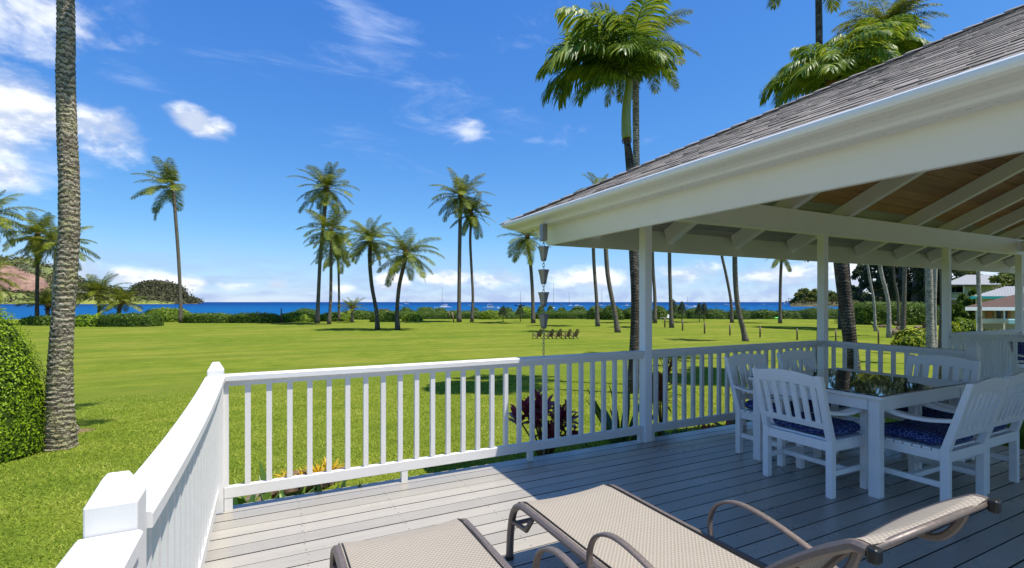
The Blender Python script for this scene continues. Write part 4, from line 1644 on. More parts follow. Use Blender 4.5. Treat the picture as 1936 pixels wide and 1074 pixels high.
palm('coconut palm with curved foot between the thin fence posts', (1410, 635), [(1405, 622), (1395, 580), (1390, 520), (1389, 440)], 42, 10, 52, 16, seed=17)
palm('slim coconut palm whose lowest fronds hang below the porch fascia', (1475, 602), [(1475, 570), (1476, 520), (1478, 484)], 84, 6, 36, 14, seed=19)
# far left
palm('coconut palm cut by the left edge of the picture', (-42, 590), [(-38, 540), (-30, 470), (-24, 405)], 70, 7, 88, 24, seed=20, wind=0.0, group='coconut palms behind the left hedge')
palm('coconut palm at left edge with fronds reaching low over the hill', (-34, 600), [(-33, 560), (-30, 520)], 60, 8, 72, 18, seed=21, wind=0.0, group='coconut palms behind the left hedge')
palm('upright coconut palm between the left edge and the near ringed trunk', (70, 600), [(70, 560), (71, 500), (71, 445)], 80, 8, 66, 24, seed=22, wind=WL, mat='bark_dark', group='coconut palms behind the left hedge')
palm('coconut palm with pale trunk partly behind the near ringed trunk', (101, 600), [(101, 560), (104, 500), (109, 462)], 78, 7, 74, 22, seed=23, wind=None, mat='bark_pale', group='coconut palms behind the left hedge')
palm('short stubby coconut palm in front of the bay, left of its twin', (187, 600), [(187, 575), (186, 556)], 84, 6, 66, 22, seed=24, wind=None, mat='bark_dark', group='short palms behind the left hedge', emin=-0.4)
palm('short stubby coconut palm with yellow low frond, right of its twin', (223, 600), [(226, 582), (231, 572)], 82, 9, 48, 18, seed=25, wind=None, mat='bark_dark', group='short palms behind the left hedge', emin=-0.4)
palm('small bushy young palm squeezed between two tall trunks at left', (90, 602), [(90, 590), (91, 580)], 84, 9, 58, 16, seed=26, mat='bark_dark', group='short palms behind the left hedge', emin=0.3)
palm('small young palm rising over the hedge beside the left clump', (666, 598), [(666, 590), (666, 584)], 88, 5, 30, 14, seed=27, group='short palms behind the left hedge', emin=0.1)

# the near ringed trunk at left
nd = 7.28
nb, _ = ground_at(113, 822)
npalm = thing('near_palm', 'tall palm with thick pale ringed trunk standing on the lawn beside the clipped bush', 'palm tree', tuple(nb))
npts = [(113, 846), (113, 810), (113, 770), (114, 700), (119, 600), (127, 500), (131, 420), (130, 330), (127, 250), (124, 150), (125, 60), (124, 0), (122, -150), (121, -900)]
path = []
for (a, b) in npts:
    p = W(a, nd); p.z = height_at(b, nd); path.append(p)
tree_trunk(path, [0.205, 0.190, 0.165, 0.148, 0.133, 0.126, 0.124, 0.122, 0.119, 0.112, 0.106, 0.102, 0.10, 0.09], M['bark_near'], npalm, n=26, rings=900, seed=3)
crown(npalm, path[-1], 3.6, 20, 'coco', 31, None, -0.8)
# root mass round the foot
m = MB()
for i in range(26):
    a = i * 2 * math.pi / 26 + random.uniform(-0.1, 0.1)
    p0 = nb + Vector((math.cos(a) * 0.17, math.sin(a) * 0.17, 0.12 + random.uniform(-0.03, 0.08)))
    p1 = nb + Vector((math.cos(a) * 0.27, math.sin(a) * 0.27, -0.03))
    m.tube([p0, (p0 + p1) / 2 + Vector((math.cos(a), math.sin(a), 0)) * 0.03, p1], [0.02, 0.017, 0.012], 6)
m.build('roots', M['bark_near'], npalm)
M['soil'] = material('bare_soil', (0.13, 0.085, 0.05), 1.0, 0.0)
_s = NT(M['soil'])
_s.color(_s.ramp(_s.noise(_s.pos(), 18.0, 6, 0.7), [(0.3, (0.07, 0.045, 0.028)), (0.5, (0.17, 0.12, 0.07)), (0.7, (0.24, 0.22, 0.08))]))
v = [(0, 0, 0.05)]
for ring, rr_ in ((1, 0.22), (2, 0.34), (3, 0.47)):
    for j in range(30):
        a = j * 2 * math.pi / 30
        r = rr_ * (1 + 0.28 * mnoise.noise(Vector((math.cos(a) * 2, math.sin(a) * 2, ring * 0.1))))
        v.append((r * math.cos(a), r * math.sin(a), (0.045, 0.022, -0.012)[ring - 1]))
f = [(0, 1 + j, 1 + (j + 1) % 30, 1 + (j + 1) % 30) for j in range(30)]
m = MB(); m.add(v, [(0, 1 + j, 1 + (j + 1) % 30) for j in range(30)] + [(1 + k * 30 + j, 31 + k * 30 + j, 31 + k * 30 + (j + 1) % 30, 1 + k * 30 + (j + 1) % 30) for k in range(2) for j in range(30)], True)
o = put('soil_patch', m.mesh('soil_patch', M['soil']), None, tuple(nb))
tag(o, 'bare soil round the foot of the near ringed palm', kind='structure')

# the two palms rising behind the eave
dm = 12.6
t = palm('glossy feather palm with green crownshaft arching over the shake roof', (1196, 0), [(1201, 580), (1197, 480), (1192, 330), (1185, 262)], dm, 16, 10, 1, 'mani', 'bark_dark', 33, group=None, nm='feather_palm')
for o in [q for q in col.objects if q.parent == t and q.name.split('.')[0] in ('frond', 'leaf_base')]:
    bpy.data.objects.remove(o)
cs = [(1185, 262), (1184, 245), (1184, 212), (1187, 178), (1190, 150)]
path = []
for a, b in cs:
    p = W(a, dm); p.z = height_at(b, dm); path.append(p)
m = MB(); m.tube(smooth3(path, 4), list(np.interp(np.linspace(0, 1, 17), [0, 0.15, 0.6, 1], [0.115, 0.130, 0.112, 0.085])), 14)
m.build('crownshaft', M['shaft'], t)
# old sheath scars at the collar
for i in range(3):
    m = MB()
    c = path[0] + Vector((0, 0, -0.03 - i * 0.035))
    m.lathe([(0.11, -0.012), (0.132 - i * 0.006, 0.0), (0.11, 0.012)], 16, tuple(c)); m.build('sheath_scar', M['dead'], t)
top = path[-1]
lst = [(2.9, 1.15, 2.0), (3.3, 0.95, 2.1), (3.6, 0.7, 2.1), (2.6, 0.85, 1.9), (2.2, 1.35, 2.0), (0.1, 0.95, 1.3), (-0.5, 0.9, 1.3), (0.65, 1.2, 1.5), (3.0, 0.65, 1.9), (2.75, 1.3, 2.1), (3.15, 1.25, 2.0),
       (4.4, 0.75, 1.45), (5.2, 0.9, 1.5), (5.7, 1.15, 1.6), (1.4, 1.2, 1.7), (4.9, 1.3, 1.7), (4.0, 1.1, 1.8), (3.6, 0.2, 1.4)]
g = random.Random(5)
for (az, e, L) in lst:
    L *= 1.30 if math.cos(az) < 0.2 else 1.0
    me = min(MANI, key=lambda q: abs(q[0] - e) + g.uniform(0, 0.1))
    o = put('frond', me[1], t, tuple(top - origin_of(t) + Vector((0, 0, -0.05))), None, (L, L, L))
    o.rotation_euler = (g.uniform(-0.3, 0.3), -(e - me[0]), az - A + 0.0)
palm('coconut palm with pale ringed trunk rising directly behind the glossy feather palm', (1212, 0), [(1209, 560), (1205, 400), (1203, 300), (1202, 190), (1201, 80)], 14.5, 13, 112, 26, 'coco', 'bark_pale', 34, group=None, wind=0.2)
# right of the ridge, above the roof
palm('tall dark-trunked coconut palm, its crown above the top of the picture', (1553, 0), [(1553, 480), (1550, 300), (1549, 100), (1546, -135)], 24, 14, 150, 20, 'coco', 'bark_dark', 35, group='palms behind the porch roof')
palm('shaggy coconut palm over the roof with one long bare spear leaf', (1782, 0), [(1782, 480), (1730, 250), (1690, 120), (1678, 52)], 18, 16, 100, 34, 'coco', 'bark', 36, wind=WL, wamp=1.5, group='palms behind the porch roof')
palm('lower glossy palm whose bright fronds spill onto the left part of the roof line', (1554, 0), [(1554, 480), (1562, 300), (1572, 158)], 15, 15, 135, 22, 'mani', 'bark', 37, group='palms behind the porch roof', emin=0.3)
palm('lower glossy palm with upright fronds right of the spilling one', (1783, 0), [(1782, 480), (1700, 300), (1645, 120)], 17, 14, 115, 18, 'mani', 'bark', 38, group='palms behind the porch roof', emin=0.6)
# trunks seen under the porch at right
palm('dark lichened palm trunk right of the second porch post, behind the table', (1622, 0), [(1612, 690), (1603, 610), (1594, 540), (1588, 480), (1586, 400)], 11.8, 28, 60, 8, 'coco', 'bark_dark', 39, group=None, bulge=1.25)
palm('thin leaning pale palm trunk right of the dark lichened one', (1655, 598), [(1652, 570), (1645, 530), (1640, 500), (1632, 460)], 60, 5, 30, 10, 'coco', 'bark_pale', 40, group='palms in the right garden')
palm('leaning palm beside the stone seats in the right garden', (1681, 608), [(1680, 580), (1675, 550), (1667, 520), (1658, 470)], 48, 8, 30, 10, 'coco', 'bark_pale', 41, group='palms in the right garden')
palm('straight palm behind the brown planter in the right garden', (1707, 605), [(1709, 570), (1710, 530), (1711, 470)], 50, 9, 30, 10, 'coco', 'bark', 42, group='palms in the right garden')
palm('thin palm trunk in front of the dark ironwoods', (1699, 592), [(1697, 560), (1691, 530), (1688, 480)], 70, 5, 26, 9, 'coco', 'bark', 43, group='palms in the right garden')
palm('thick pale palm trunk left of the third porch post behind yellow shrubs', (1760, 655), [(1758, 610), (1757, 560), (1756, 520), (1754, 440)], 24, 16, 40, 8, 'coco', 'bark_pale', 44, group='palms in the right garden')
palm('second pale palm trunk touching the third porch post', (1768, 640), [(1767, 600), (1767, 560), (1769, 500), (1770, 450)], 30, 8, 30, 8, 'coco', 'bark_pale', 45, group='palms in the right garden')
palm('smooth pale palm trunk in front of the pavilion at right', (1853, 612), [(1852, 580), (1850, 540), (1849, 500), (1848, 460)], 32, 9, 30, 8, 'coco', 'bark_pale', 46, group='palms in the right garden')


# ------------------------------------------------------------------ hedges and shrubs
def hull_points(n, g, sx, sy, sz, e, top_only=True, bump=0.06, nz=3.0):
    """Points and normals on a super-ellipsoid standing on its base (z from 0 to sz)."""
    d = g.normal(0, 1, (n, 3)); d[:, 2] = np.abs(d[:, 2]) * 0.9 - 0.0
    d /= np.linalg.norm(d, axis=1)[:, None]
    p = np.sign(d) * np.abs(d) ** 1.0
    k = (np.abs(d[:, 0]) ** e + np.abs(d[:, 1]) ** e + np.abs(d[:, 2]) ** e) ** (-1 / e)
    q = d * k[:, None]
    nrm = np.sign(q) * np.abs(q) ** (e - 1)
    nrm /= np.linalg.norm(nrm, axis=1)[:, None] + 1e-9
    return q * np.array([sx, sy, sz]), nrm


def shrub(name, label, cat, px0, px1, ytop, base_py, mat, group, e=3.5, leaf=0.28, dens=1.0, depth=None, thick=None, seed=1, lump=0.07, ang=0.0, base_z=None):
    g = np.random.default_rng(seed)
    pxc = (px0 + px1) / 2
    if depth is None:
        c, depth = ground_at(pxc, base_py)
    else:
        c = W(pxc, depth); c.z = ground_z(c.x, c.y)
    if base_z is not None: c.z = base_z
    w = (px1 - px0) / FPX * depth / 2
    h = height_at(ytop, depth) - c.z
    th = thick if thick else max(0.5 * h, min(w, h * 1.2))
    c = Vector((c.x, c.y, 0)) * (1 + th * 0.9 / depth) + Vector((0, 0, c.z))
    area = 2 * w * h + 2 * th * h + w * th * 3
    n = int(min(60000 if leaf < 0.1 else 26000, max(500, dens * area * 2.6 / (leaf ** 2))))
    P, N = hull_points(n, g, w, th, h, e)
    t = thing(name, label, cat, (c.x, c.y, c.z), group, -A + ang)
    # lumpy surface
    off = np.array([mnoise.noise(Vector((p[0] * 0.9 + seed * 3.1, p[1] * 0.9, p[2] * 0.9))) for p in (P / max(h, 0.5) * 2.2)])
    P = P * (1 + lump * off[:, None] * 1.6) * (1 - 0.07 * g.random(n)[:, None] ** 2 + (0.05 * (g.random(n) < 0.02) * g.random(n))[:, None])
    v, f = leaf_arrays(P, N, leaf, 0.6, 0.7, seed)
    put('foliage', npmesh('foliage', v, f, mat), t)
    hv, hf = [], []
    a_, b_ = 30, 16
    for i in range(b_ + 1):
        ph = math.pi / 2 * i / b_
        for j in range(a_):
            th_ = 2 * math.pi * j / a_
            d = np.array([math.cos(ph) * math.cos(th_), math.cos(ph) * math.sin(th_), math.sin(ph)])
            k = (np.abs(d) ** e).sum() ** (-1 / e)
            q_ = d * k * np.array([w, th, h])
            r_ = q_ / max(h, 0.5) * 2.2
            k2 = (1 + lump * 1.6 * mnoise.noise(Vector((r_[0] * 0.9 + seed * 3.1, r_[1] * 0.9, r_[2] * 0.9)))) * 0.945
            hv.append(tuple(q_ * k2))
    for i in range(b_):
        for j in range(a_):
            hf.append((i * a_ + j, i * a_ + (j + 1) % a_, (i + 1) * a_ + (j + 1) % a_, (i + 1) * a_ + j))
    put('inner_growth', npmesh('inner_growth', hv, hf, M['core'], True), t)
    return t


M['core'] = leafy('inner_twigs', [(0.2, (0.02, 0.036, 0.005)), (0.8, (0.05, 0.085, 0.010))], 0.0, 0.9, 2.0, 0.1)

H, S_ = M['hedge'], M['shrub']
gd, gl = 'dark clipped hedges along the seaward edge of the lawn', 'light green shrubs along the seaward edge of the lawn'
rows = [
    # px0, px1, ytop, ybase, mat, exponent, label
    (42, 72, 600, 614, S_, 2.3, 'light green shrub beside the bright clipped bush at far left'),
    (70, 101, 598, 616, H, 6, 'short dark box hedge left of the near ringed trunk'),
    (140, 200, 596, 618, M['bush'], 3.5, 'yellow-green hedge right of the near ringed trunk'),
    (194, 300, 594, 618, H, 6, 'long dark box hedge left of the lone tall palm'),
    (268, 368, 583, 612, S_, 2.5, 'large light green shrub round the foot of the lone tall palm'),
    (352, 440, 593, 611, H, 6, 'dark hedge right of the lone tall palm'),
    (438, 528, 593, 611, H, 6, 'dark hedge ending at the small wooden post'),
    (522, 600, 591, 609, S_, 2.5, 'light green shrub left of the palm clump feet'),
    (556, 602, 585, 603, H, 5, 'dark hedge behind the left feet of the palm clump'),
    (596, 668, 591, 608, S_, 2.5, 'light green shrub round the feet of the palm clump'),
    (644, 706, 587, 604, H, 3, 'mid green rounded hedge below the small young palm'),
    (700, 752, 588, 609, H, 3, 'dark rounded hedge between the two leaning palms'),
    (746, 786, 583, 602, H, 3, 'tall rounded hedge just right of the wide-crowned palm'),
    (760, 800, 592, 607, S_, 2.2, 'low light green mound in front of the rounded hedge'),
    (786, 822, 582, 601, H, 7, 'tall dark square hedge under the white catamaran, left block'),
    (820, 844, 583, 600, H, 7, 'tall dark square hedge under the white catamaran, right block'),
    (840, 892, 590, 601, S_, 2.8, 'low light shrub round the taller paired palm'),
    (888, 908, 585, 602, H, 4, 'dark round hedge behind the shorter paired palm'),
    (904, 954, 587, 604, S_, 2.2, 'broad light green mound right of the paired palms'),
    (938, 972, 583, 601, H, 4, 'dark hedge left of the yellow-green shrub near the rain chain'),
    (966, 1015, 582, 602, M['bush'], 2.8, 'yellow-green shrub at the foot of the palm by the gutter corner'),
    (1012, 1034, 580, 602, H, 2.5, 'dark ball hedge directly behind the rain chain'),
    (1030, 1050, 578, 601, H, 2.5, 'dark ball hedge just right of the rain chain'),
    (1048, 1076, 580, 602, H, 2.5, 'dark ball hedge above the row of garden chairs'),
    (1074, 1112, 579, 601, H, 3, 'dark hedge left of the two big rounded ones'),
    (1108, 1146, 579, 604, H, 2.4, 'big rounded hedge behind the leaning pair of trunks, left'),
    (1138, 1180, 578, 605, H, 2.4, 'big rounded hedge behind the leaning pair of trunks, right'),
    (1178, 1232, 582, 604, H, 4, 'dark hedge half hidden by the first porch post'),
    (1228, 1264, 579, 604, H, 2.2, 'green dome hedge just right of the first porch post'),
    (1256, 1299, 576, 602, H, 2.1, 'largest green dome hedge, tallest of the row'),
    (1294, 1330, 583, 602, H, 6, 'dark box hedge right of the largest dome'),
    (1328, 1374, 586, 602, H, 5, 'hedge block with the brown garden seat in front'),
    (1372, 1424, 586, 602, H, 5, 'hedge block behind the curved-foot palm'),
    (1422, 1468, 587, 603, H, 4, 'hedge block left of the slim palm'),
    (1464, 1512, 586, 602, H, 4, 'hedge block right of the slim palm'),
    (1510, 1600, 584, 601, H, 5, 'hedge block behind the second porch post'),
    (1606, 1652, 576, 600, S_, 2.6, 'light shrub right of the dark lichened trunk'),
    (1646, 1690, 578, 600, S_, 2.6, 'light shrub behind the stone seats'),
    (1600, 1756, 572, 594, H, 8, 'long dark clipped hedge in front of the ironwood trees'),
    (1694, 1756, 578, 600, S_, 2.6, 'light shrub left of the thick pale trunk'),
    (664, 1000, 589, 600, H, 8, 'long low dark hedge behind the rounded hedges, left of the rain chain'),
    (1000, 1300, 588, 600, H, 8, 'long low dark hedge behind the dome hedges, right of the rain chain'),
]
for i, (a, b, yt, yb, mt, e, lab) in enumerate(rows):
    dep = None
    if lab.startswith('long dark clipped'): dep = 78
    if lab.startswith('long low dark'): dep = 124
    gr = gd if mt is H else gl
    far_back = lab.startswith('large light') or lab.startswith('dark hedge behind')
    shrub('hedge' if mt is H else 'shrub', lab, 'hedge' if mt is H else 'shrub', a, b, yt, yb - (3 if far_back else 0), mt, gr, e, 0.34, 1.0, dep, seed=100 + i, lump=0.05 if e > 4 else 0.10)

# bright clipped bush at the left edge
shrub('clipped_bush', 'large bright green clipped bush at the left edge of the lawn', 'bush', -250, 72, 556, 882, M['bush'], None, 2.05, 0.042, 0.9, 5.9, 0.95, 7, lump=0.045)

# small conifers poking over the hedge
for i, (px_, yt) in enumerate([(1273, 566), (1289, 571), (1322, 573), (1331, 572), (951, 579), (984, 576)]):
    d = 92
    c = W(px_, d); c.z = ground_z(c.x, c.y)
    h = height_at(yt, d) - c.z
    lab = ['tallest small dark conifer tip behind the largest dome hedge', 'second dark conifer tip right of the largest dome', 'left of two conifer tips over the box hedge', 'right of two conifer tips over the box hedge',
           'small dark round-topped tree by the right-hand yacht', 'small dark palm-like tree below the outrigger mast'][i]
    t = thing('conifer', lab, 'tree', tuple(c), 'small conifers behind the hedge')
    m = MB(); m.tube([c, c + Vector((0, 0, h * 0.9))], [0.08, 0.03], 6); m.build('trunk', M['bark_dark'], t)
    g = np.random.default_rng(i)
    n = 500
    u = g.random(n) ** 0.7
    a = g.uniform(0, 6.28, n)
    r = (0.10 + 0.85 * u) * 0.9
    P = np.stack([r * np.cos(a), r * np.sin(a), h * (1 - u * 0.6)], 1)
    v, f = leaf_arrays(P, np.stack([np.cos(a), np.sin(a), 0.6 + 0 * a], 1), 0.30, 0.5, 0.5, i)
    put('crown', npmesh('crown', v, f, M['ironwood']), t)


# ------------------------------------------------------------------ broad trees
def tree(label, px, depth, ytop, wpx, mat, seed, group, ybot=None, leaf=0.45, n=9000, name='tree', trunk_mat='bark_dark', clusters=34, cat='tree', base_z=None, drop=0.25):
    g = np.random.default_rng(seed)
    c = W(px, depth); c.z = ground_z(c.x, c.y) if base_z is None else base_z
    H_ = height_at(ytop, depth) - c.z
    R = wpx / FPX * depth / 2
    t = thing(name, label, cat, tuple(c), group)
    rr = 0.035 * H_
    lean = Vector((g.normal(0, 0.04), g.normal(0, 0.04), 1)) * H_
    path = [c, c + lean * 0.3, c + lean * 0.62, c + lean * 0.9]
    tree_trunk(path, [rr * 1.5, rr, rr * 0.7, rr * 0.2], M[trunk_mat], t, n=8)
    cl = []
    for i in range(clusters):
        u = g.random() ** 0.8
        a = g.uniform(0, 6.283)
        zz = drop + (1 - drop) * g.random()
        prof = math.sin(math.pi * min(1, max(0.05, (zz - drop * 0.6) / (1.02 - drop * 0.6)))) ** 0.6
        rad = R * prof * (0.35 + 0.65 * u)
        cl.append((np.array([rad * math.cos(a), rad * math.sin(a), zz * H_ * 0.97]), R * g.uniform(0.16, 0.34)))
        if i % 4 == 0:
            q = Vector(cl[-1][0]) + c
            s = c + lean * min(0.85, zz * 0.8)
            m = MB(); m.tube([s, (s + q) / 2 + Vector((0, 0, -0.03 * H_)), q], [rr * 0.5, rr * 0.3, rr * 0.1], 5); m.build('limb', M[trunk_mat], t)
    P, N = [], []
    for (cc_, r_) in cl:
        k = n // clusters
        d = g.normal(0, 1, (k, 3)); d /= np.linalg.norm(d, axis=1)[:, None]
        rad = r_ * (0.55 + 0.5 * g.random(k))[:, None]
        P.append(cc_ + d * rad * np.array([1, 1, 0.72])); N.append(d + np.array([0, 0, 0.4]))
    v, f = leaf_arrays(np.concatenate(P), np.concatenate(N), leaf, 0.55, 0.6, seed)
    put('crown', npmesh('crown', v, f, mat), t)
    return t


gi = 'ironwood trees behind the right garden'
for i, (px_, d, yt, w, lab) in enumerate([
    (1626, 130, 500, 50, 'ironwood tree right behind the dark lichened trunk'),
    (1656, 122, 440, 60, 'ironwood tree with ragged top left of the pair of leaning palms'),
    (1682, 112, 400, 70, 'tall dark ironwood tree behind the leaning garden palm'),
    (1708, 104, 360, 80, 'tallest dark ironwood tree behind the straight garden palm'),
    (1734, 100, 370, 80, 'dark ironwood tree left of the thick pale trunk'),
    (1762, 96, 380, 80, 'dark ironwood tree behind the third porch post'),
    (1790, 100, 400, 70, 'dark tree beside the two-storey house')]):
    tree(lab, px_, d, yt, w, M['ironwood'], 200 + i, gi, leaf=0.5, n=9000, name='ironwood_tree', clusters=44, drop=0.12)
tree('broad dark tree directly behind the lichened trunk, its crown unseen behind the porch fascia', 1601, 66, 335, 150, M['ironwood'], 222, gi, leaf=0.4, n=14000, name='ironwood_tree', clusters=50, drop=0.52)  # unseen crown, added for the dark foliage mirrored in the glass tabletop
gp_ = 'trees on the far point across the bay'
for i, (px_, yt, w, lab) in enumerate([
    (1508, 555, 26, 'leftmost low tree on the far point, touching the water'), (1523, 545, 34, 'ragged olive tree second from the tip of the far point'),
    (1542, 548, 38, 'tree on the far point just left of the second porch post'), (1566, 551, 44, 'tree on the far point just right of the second porch post'),
    (1592, 553, 44, 'tree on the far point left of the lichened trunk'), (1620, 548, 44, 'tree on the far point right of the lichened trunk')]):
    tree(lab, px_, 620, yt, w, M['mango'], 230 + i, gp_, leaf=1.5, n=8000, clusters=46, drop=-0.05, base_z=-4.2)
gh = 'trees round the houses at right'
for i, (px_, d, yt, w, mt, lab) in enumerate([
    (1905, 74, 517, 80, 'mango', 'broad tree with reddish new leaves over the teal-edged roof'), (1948, 66, 512, 90, 'mango', 'broad leafy tree cut by the right picture edge'),
    (1832, 110, 508, 60, 'mango', 'leafy tree top behind the two-storey house'), (1835, 72, 545, 34, 'hedge', 'dark feathery tree between the two-storey house and the pavilion'),
    (1806, 60, 578, 30, 'hedge', 'dark shrubby tree below the two-storey house')]):
    tree(lab, px_, d, yt, w, M[mt], 250 + i, gh, leaf=0.38, n=9000, drop=0.1)


# ------------------------------------------------------------------ hills across the bay
def ridge(name, label, pts, depth, thick, mat, front=0.55, bump=6, seed=0, step=2.0):
    px0, px1 = pts[0][0], pts[-1][0]
    nu = int((px1 - px0) / step)
    nv = 22
    v, f = [], []
    for i in range(nu + 1):
        px_ = px0 + (px1 - px0) * i / nu
        yt = np.interp(px_, [p[0] for p in pts], [p[1] for p in pts])
        h = max(0.0, height_at(yt, depth) - SEA_Z)
        for j in range(nv + 1):
            u = j / nv
            d = depth - thick * front + thick * u
            p = W(px_, d)
            s = math.sin(math.pi / 2 * min(1, u / front)) ** 1.1 if u < front else math.cos(math.pi / 2 * (u - front) / (1 - front))
            q = Vector((p.x, p.y, 0)) / (bump * 4.0) + Vector((0, 0, seed))
            nz = mnoise.fractal(q, 0.8, 2.1, 4) * bump * min(1, h / 20) * (0.25 + 0.75 * math.sin(math.pi * min(1, u / front)) if u < front else 0.3)
            v.append((p.x, p.y, SEA_Z - 1.0 + (h + 1.0) * s + nz * (0 if u == 0 else 1)))
    for i in range(nu):
        for j in range(nv):
            a = i * (nv + 1) + j
            f.append((a, a + nv + 1, a + nv + 2, a + 1))
    o = put(name, npmesh(name, v, f, mat, True))
    return tag(o, label, kind='structure')


def hill_mat(name, cols, scale, extra=None):
    m = material(name, cols[1], 0.95, 0.1)
    q = NT(m)
    a = q.noise(q.pos((scale, scale, scale)), 1.0, 8, 0.72)
    c = q.ramp(a, [(0.34, cols[0]), (0.5, cols[1]), (0.64, cols[2])])
    if extra:
        b = q.noise(q.pos((scale * 0.18,) * 3), 1.0, 4, 0.5)
        c = q.mix(q.ramp(b, [(0.45, (0, 0, 0)), (0.58, (1, 1, 1))]), c, extra)
    q.color(c)
    q.bump(a, 1.0, 8.0)
    return m


M['hill_far'] = hill_mat('far_wooded_slope', [(0.045, 0.060, 0.040), (0.10, 0.12, 0.06), (0.20, 0.19, 0.11)], 0.035, (0.17, 0.20, 0.06))
M['hill_red'] = hill_mat('bare_red_slope', [(0.12, 0.08, 0.055), (0.26, 0.155, 0.115), (0.36, 0.24, 0.17)], 0.03)
M['headland'] = hill_mat('headland_trees', [(0.04, 0.045, 0.028), (0.12, 0.115, 0.06), (0.24, 0.20, 0.12)], 0.09)
M['coast'] = hill_mat('green_coast', [(0.05, 0.07, 0.02), (0.15, 0.19, 0.04), (0.32, 0.30, 0.13)], 0.03, (0.26, 0.28, 0.06))
ridge('far_hill', 'wooded hill across the bay at far left', [(-420, 440), (-150, 468), (-40, 486), (20, 494), (45, 488), (60, 491), (90, 505), (120, 517), (150, 530), (190, 545), (240, 556), (290, 566)], 2100, 900, M['hill_far'], bump=16, seed=1)
ridge('red_slope', 'bare reddish hillside across the bay', [(-420, 470), (-120, 484), (0, 498), (25, 503), (50, 514), (84, 527), (98, 548), (110, 566)], 1750, 500, M['hill_red'], bump=7, seed=2)
ridge('green_coast', 'low green coast with a pale beach under the far hills', [(-420, 530), (-60, 545), (20, 553), (60, 556), (110, 558), (160, 560), (215, 557), (262, 563), (300, 568), (330, 570)], 1450, 380, M['coast'], bump=7, seed=3)
ridge('headland', 'dark wooded headland jutting into the bay', [(236, 566), (255, 548), (270, 538), (290, 534), (312, 536), (330, 541), (342, 549), (348, 560), (358, 567), (374, 570.5)], 1500, 260, M['headland'], bump=6, seed=4, step=1.0)
ridge('far_point', 'low wooded point across the bay at right', [(1494, 573), (1505, 570), (1530, 568), (1580, 566), (1640, 563), (1760, 552), (1950, 535)], 640, 120, M['headland'], bump=2, seed=5)
M['far_canopy'] = leafy('distant_tree_tops', [(0.2, (0.035, 0.042, 0.022)), (0.5, (0.085, 0.088, 0.045)), (0.85, (0.20, 0.175, 0.095))], 0.1, 0.9, 0.02, 0.0)


def canopy(obj, n, size, label, seed, cond=lambda c: True):
    g = np.random.default_rng(seed)
    me = obj.data
    cs = [(p.center.copy(), p.normal.copy(), p.area) for p in me.polygons if p.center.z > SEA_Z + 1.5 and cond(p.center)]
    ar = np.array([c[2] for c in cs]); pick = g.choice(len(cs), n, p=ar / ar.sum())
    P = np.array([tuple(cs[i][0]) for i in pick]) + g.normal(0, size * 1.6, (n, 3)) * np.array([1, 1, 0.25])
    P[:, 2] += g.random(n) * size * 1.1
    N = np.array([tuple(cs[i][1]) for i in pick]) + g.normal(0, 0.4, (n, 3))
    v, f = leaf_arrays(P, N, size, 0.8, 0.6, seed)
    o = put('distant_trees', npmesh('distant_trees', v, f, M['far_canopy']))
    tag(o, label, 'distant trees', kind='stuff')


canopy(bpy.data.objects['headland'], 16000, 5.0, 'woods covering the headland across the bay', 1)
canopy(bpy.data.objects['far_hill'], 26000, 9.0, 'woods covering the far hill at left', 2, lambda c: mnoise.noise(c / 160.0) > -0.12)
canopy(bpy.data.objects['red_slope'], 1500, 6.0, 'scattered bushes on the bare red hillside', 4, lambda c: mnoise.noise(c / 90.0) > 0.15)
canopy(bpy.data.objects['green_coast'], 5000, 7.0, 'scattered trees along the low green coast', 3, lambda c: mnoise.noise(c / 60.0) > 0.12)
canopy(bpy.data.objects['far_point'], 6000, 2.2, 'bushes covering the low far point', 6)
M['sand'] = material('beach_sand', (0.5, 0.42, 0.30), 0.9)
m = MB()
path = [W(px_, 1265) + Vector((0, 0, SEA_Z + 0.1)) for px_ in range(-420, 262, 20)]
for a, b in zip(path, path[1:]):
    n = Vector((SA, CA, 0)) * 14
    m.add([a, b, b + n + Vector((0, 0, 2.6)), a + n + Vector((0, 0, 2.6))], [(0, 1, 2, 3)], True)
tag(m.build('beach', M['sand']), 'thin pale beach below the far green coast', kind='structure')
# ------------------------------------------------------------------ boats in the bay
M['boat_white'] = material('boat_gelcoat', (0.75, 0.76, 0.78), 0.35)
M['boat_blue'] = material('boat_dark_hull', (0.03, 0.06, 0.14), 0.35)
M['boat_tan'] = material('boat_tan', (0.32, 0.22, 0.13), 0.5)
M['spar'] = material('dark_spar', (0.06, 0.06, 0.07), 0.4)
M['window_dark'] = material('dark_window', (0.015, 0.02, 0.025), 0.1)


def hull(m, c, d, L, B, H_, zb=0.0):
    """Boat hull: pointed bow along d, flat transom."""
    s = Vector((-d.y, d.x, 0))
    st = [(-0.5, 0.42, 0.35), (-0.25, 0.5, 0.10), (0.1, 0.5, 0.0), (0.35, 0.32, 0.05), (0.5, 0.02, 0.55)]
    vs = []
    for u, w, k in st:
        p = c + d * (u * L)
        sheer = 1 + 0.25 * max(0, u) * 2
        for side, wz, zz in ((-1, 1, H_ * sheer), (-1, 0.7, 0.15 * H_), (0, 0, -0.25 * H_ + k * H_ * 0.6), (1, 0.7, 0.15 * H_), (1, 1, H_ * sheer)):
            vs.append(p + s * (side * w * B * wz) + Vector((0, 0, zz + zb)))
    fs = []
    for i in range(4):
        for j in range(4):
            a = i * 5 + j
            fs.append((a, a + 1, a + 6, a + 5))
        fs.append((i * 5 + 4, i * 5, i * 5 + 5, i * 5 + 9))
    fs.append((0, 4, 3, 2, 1)); fs.append((20, 21, 22, 23, 24))
    m.add(vs, fs)


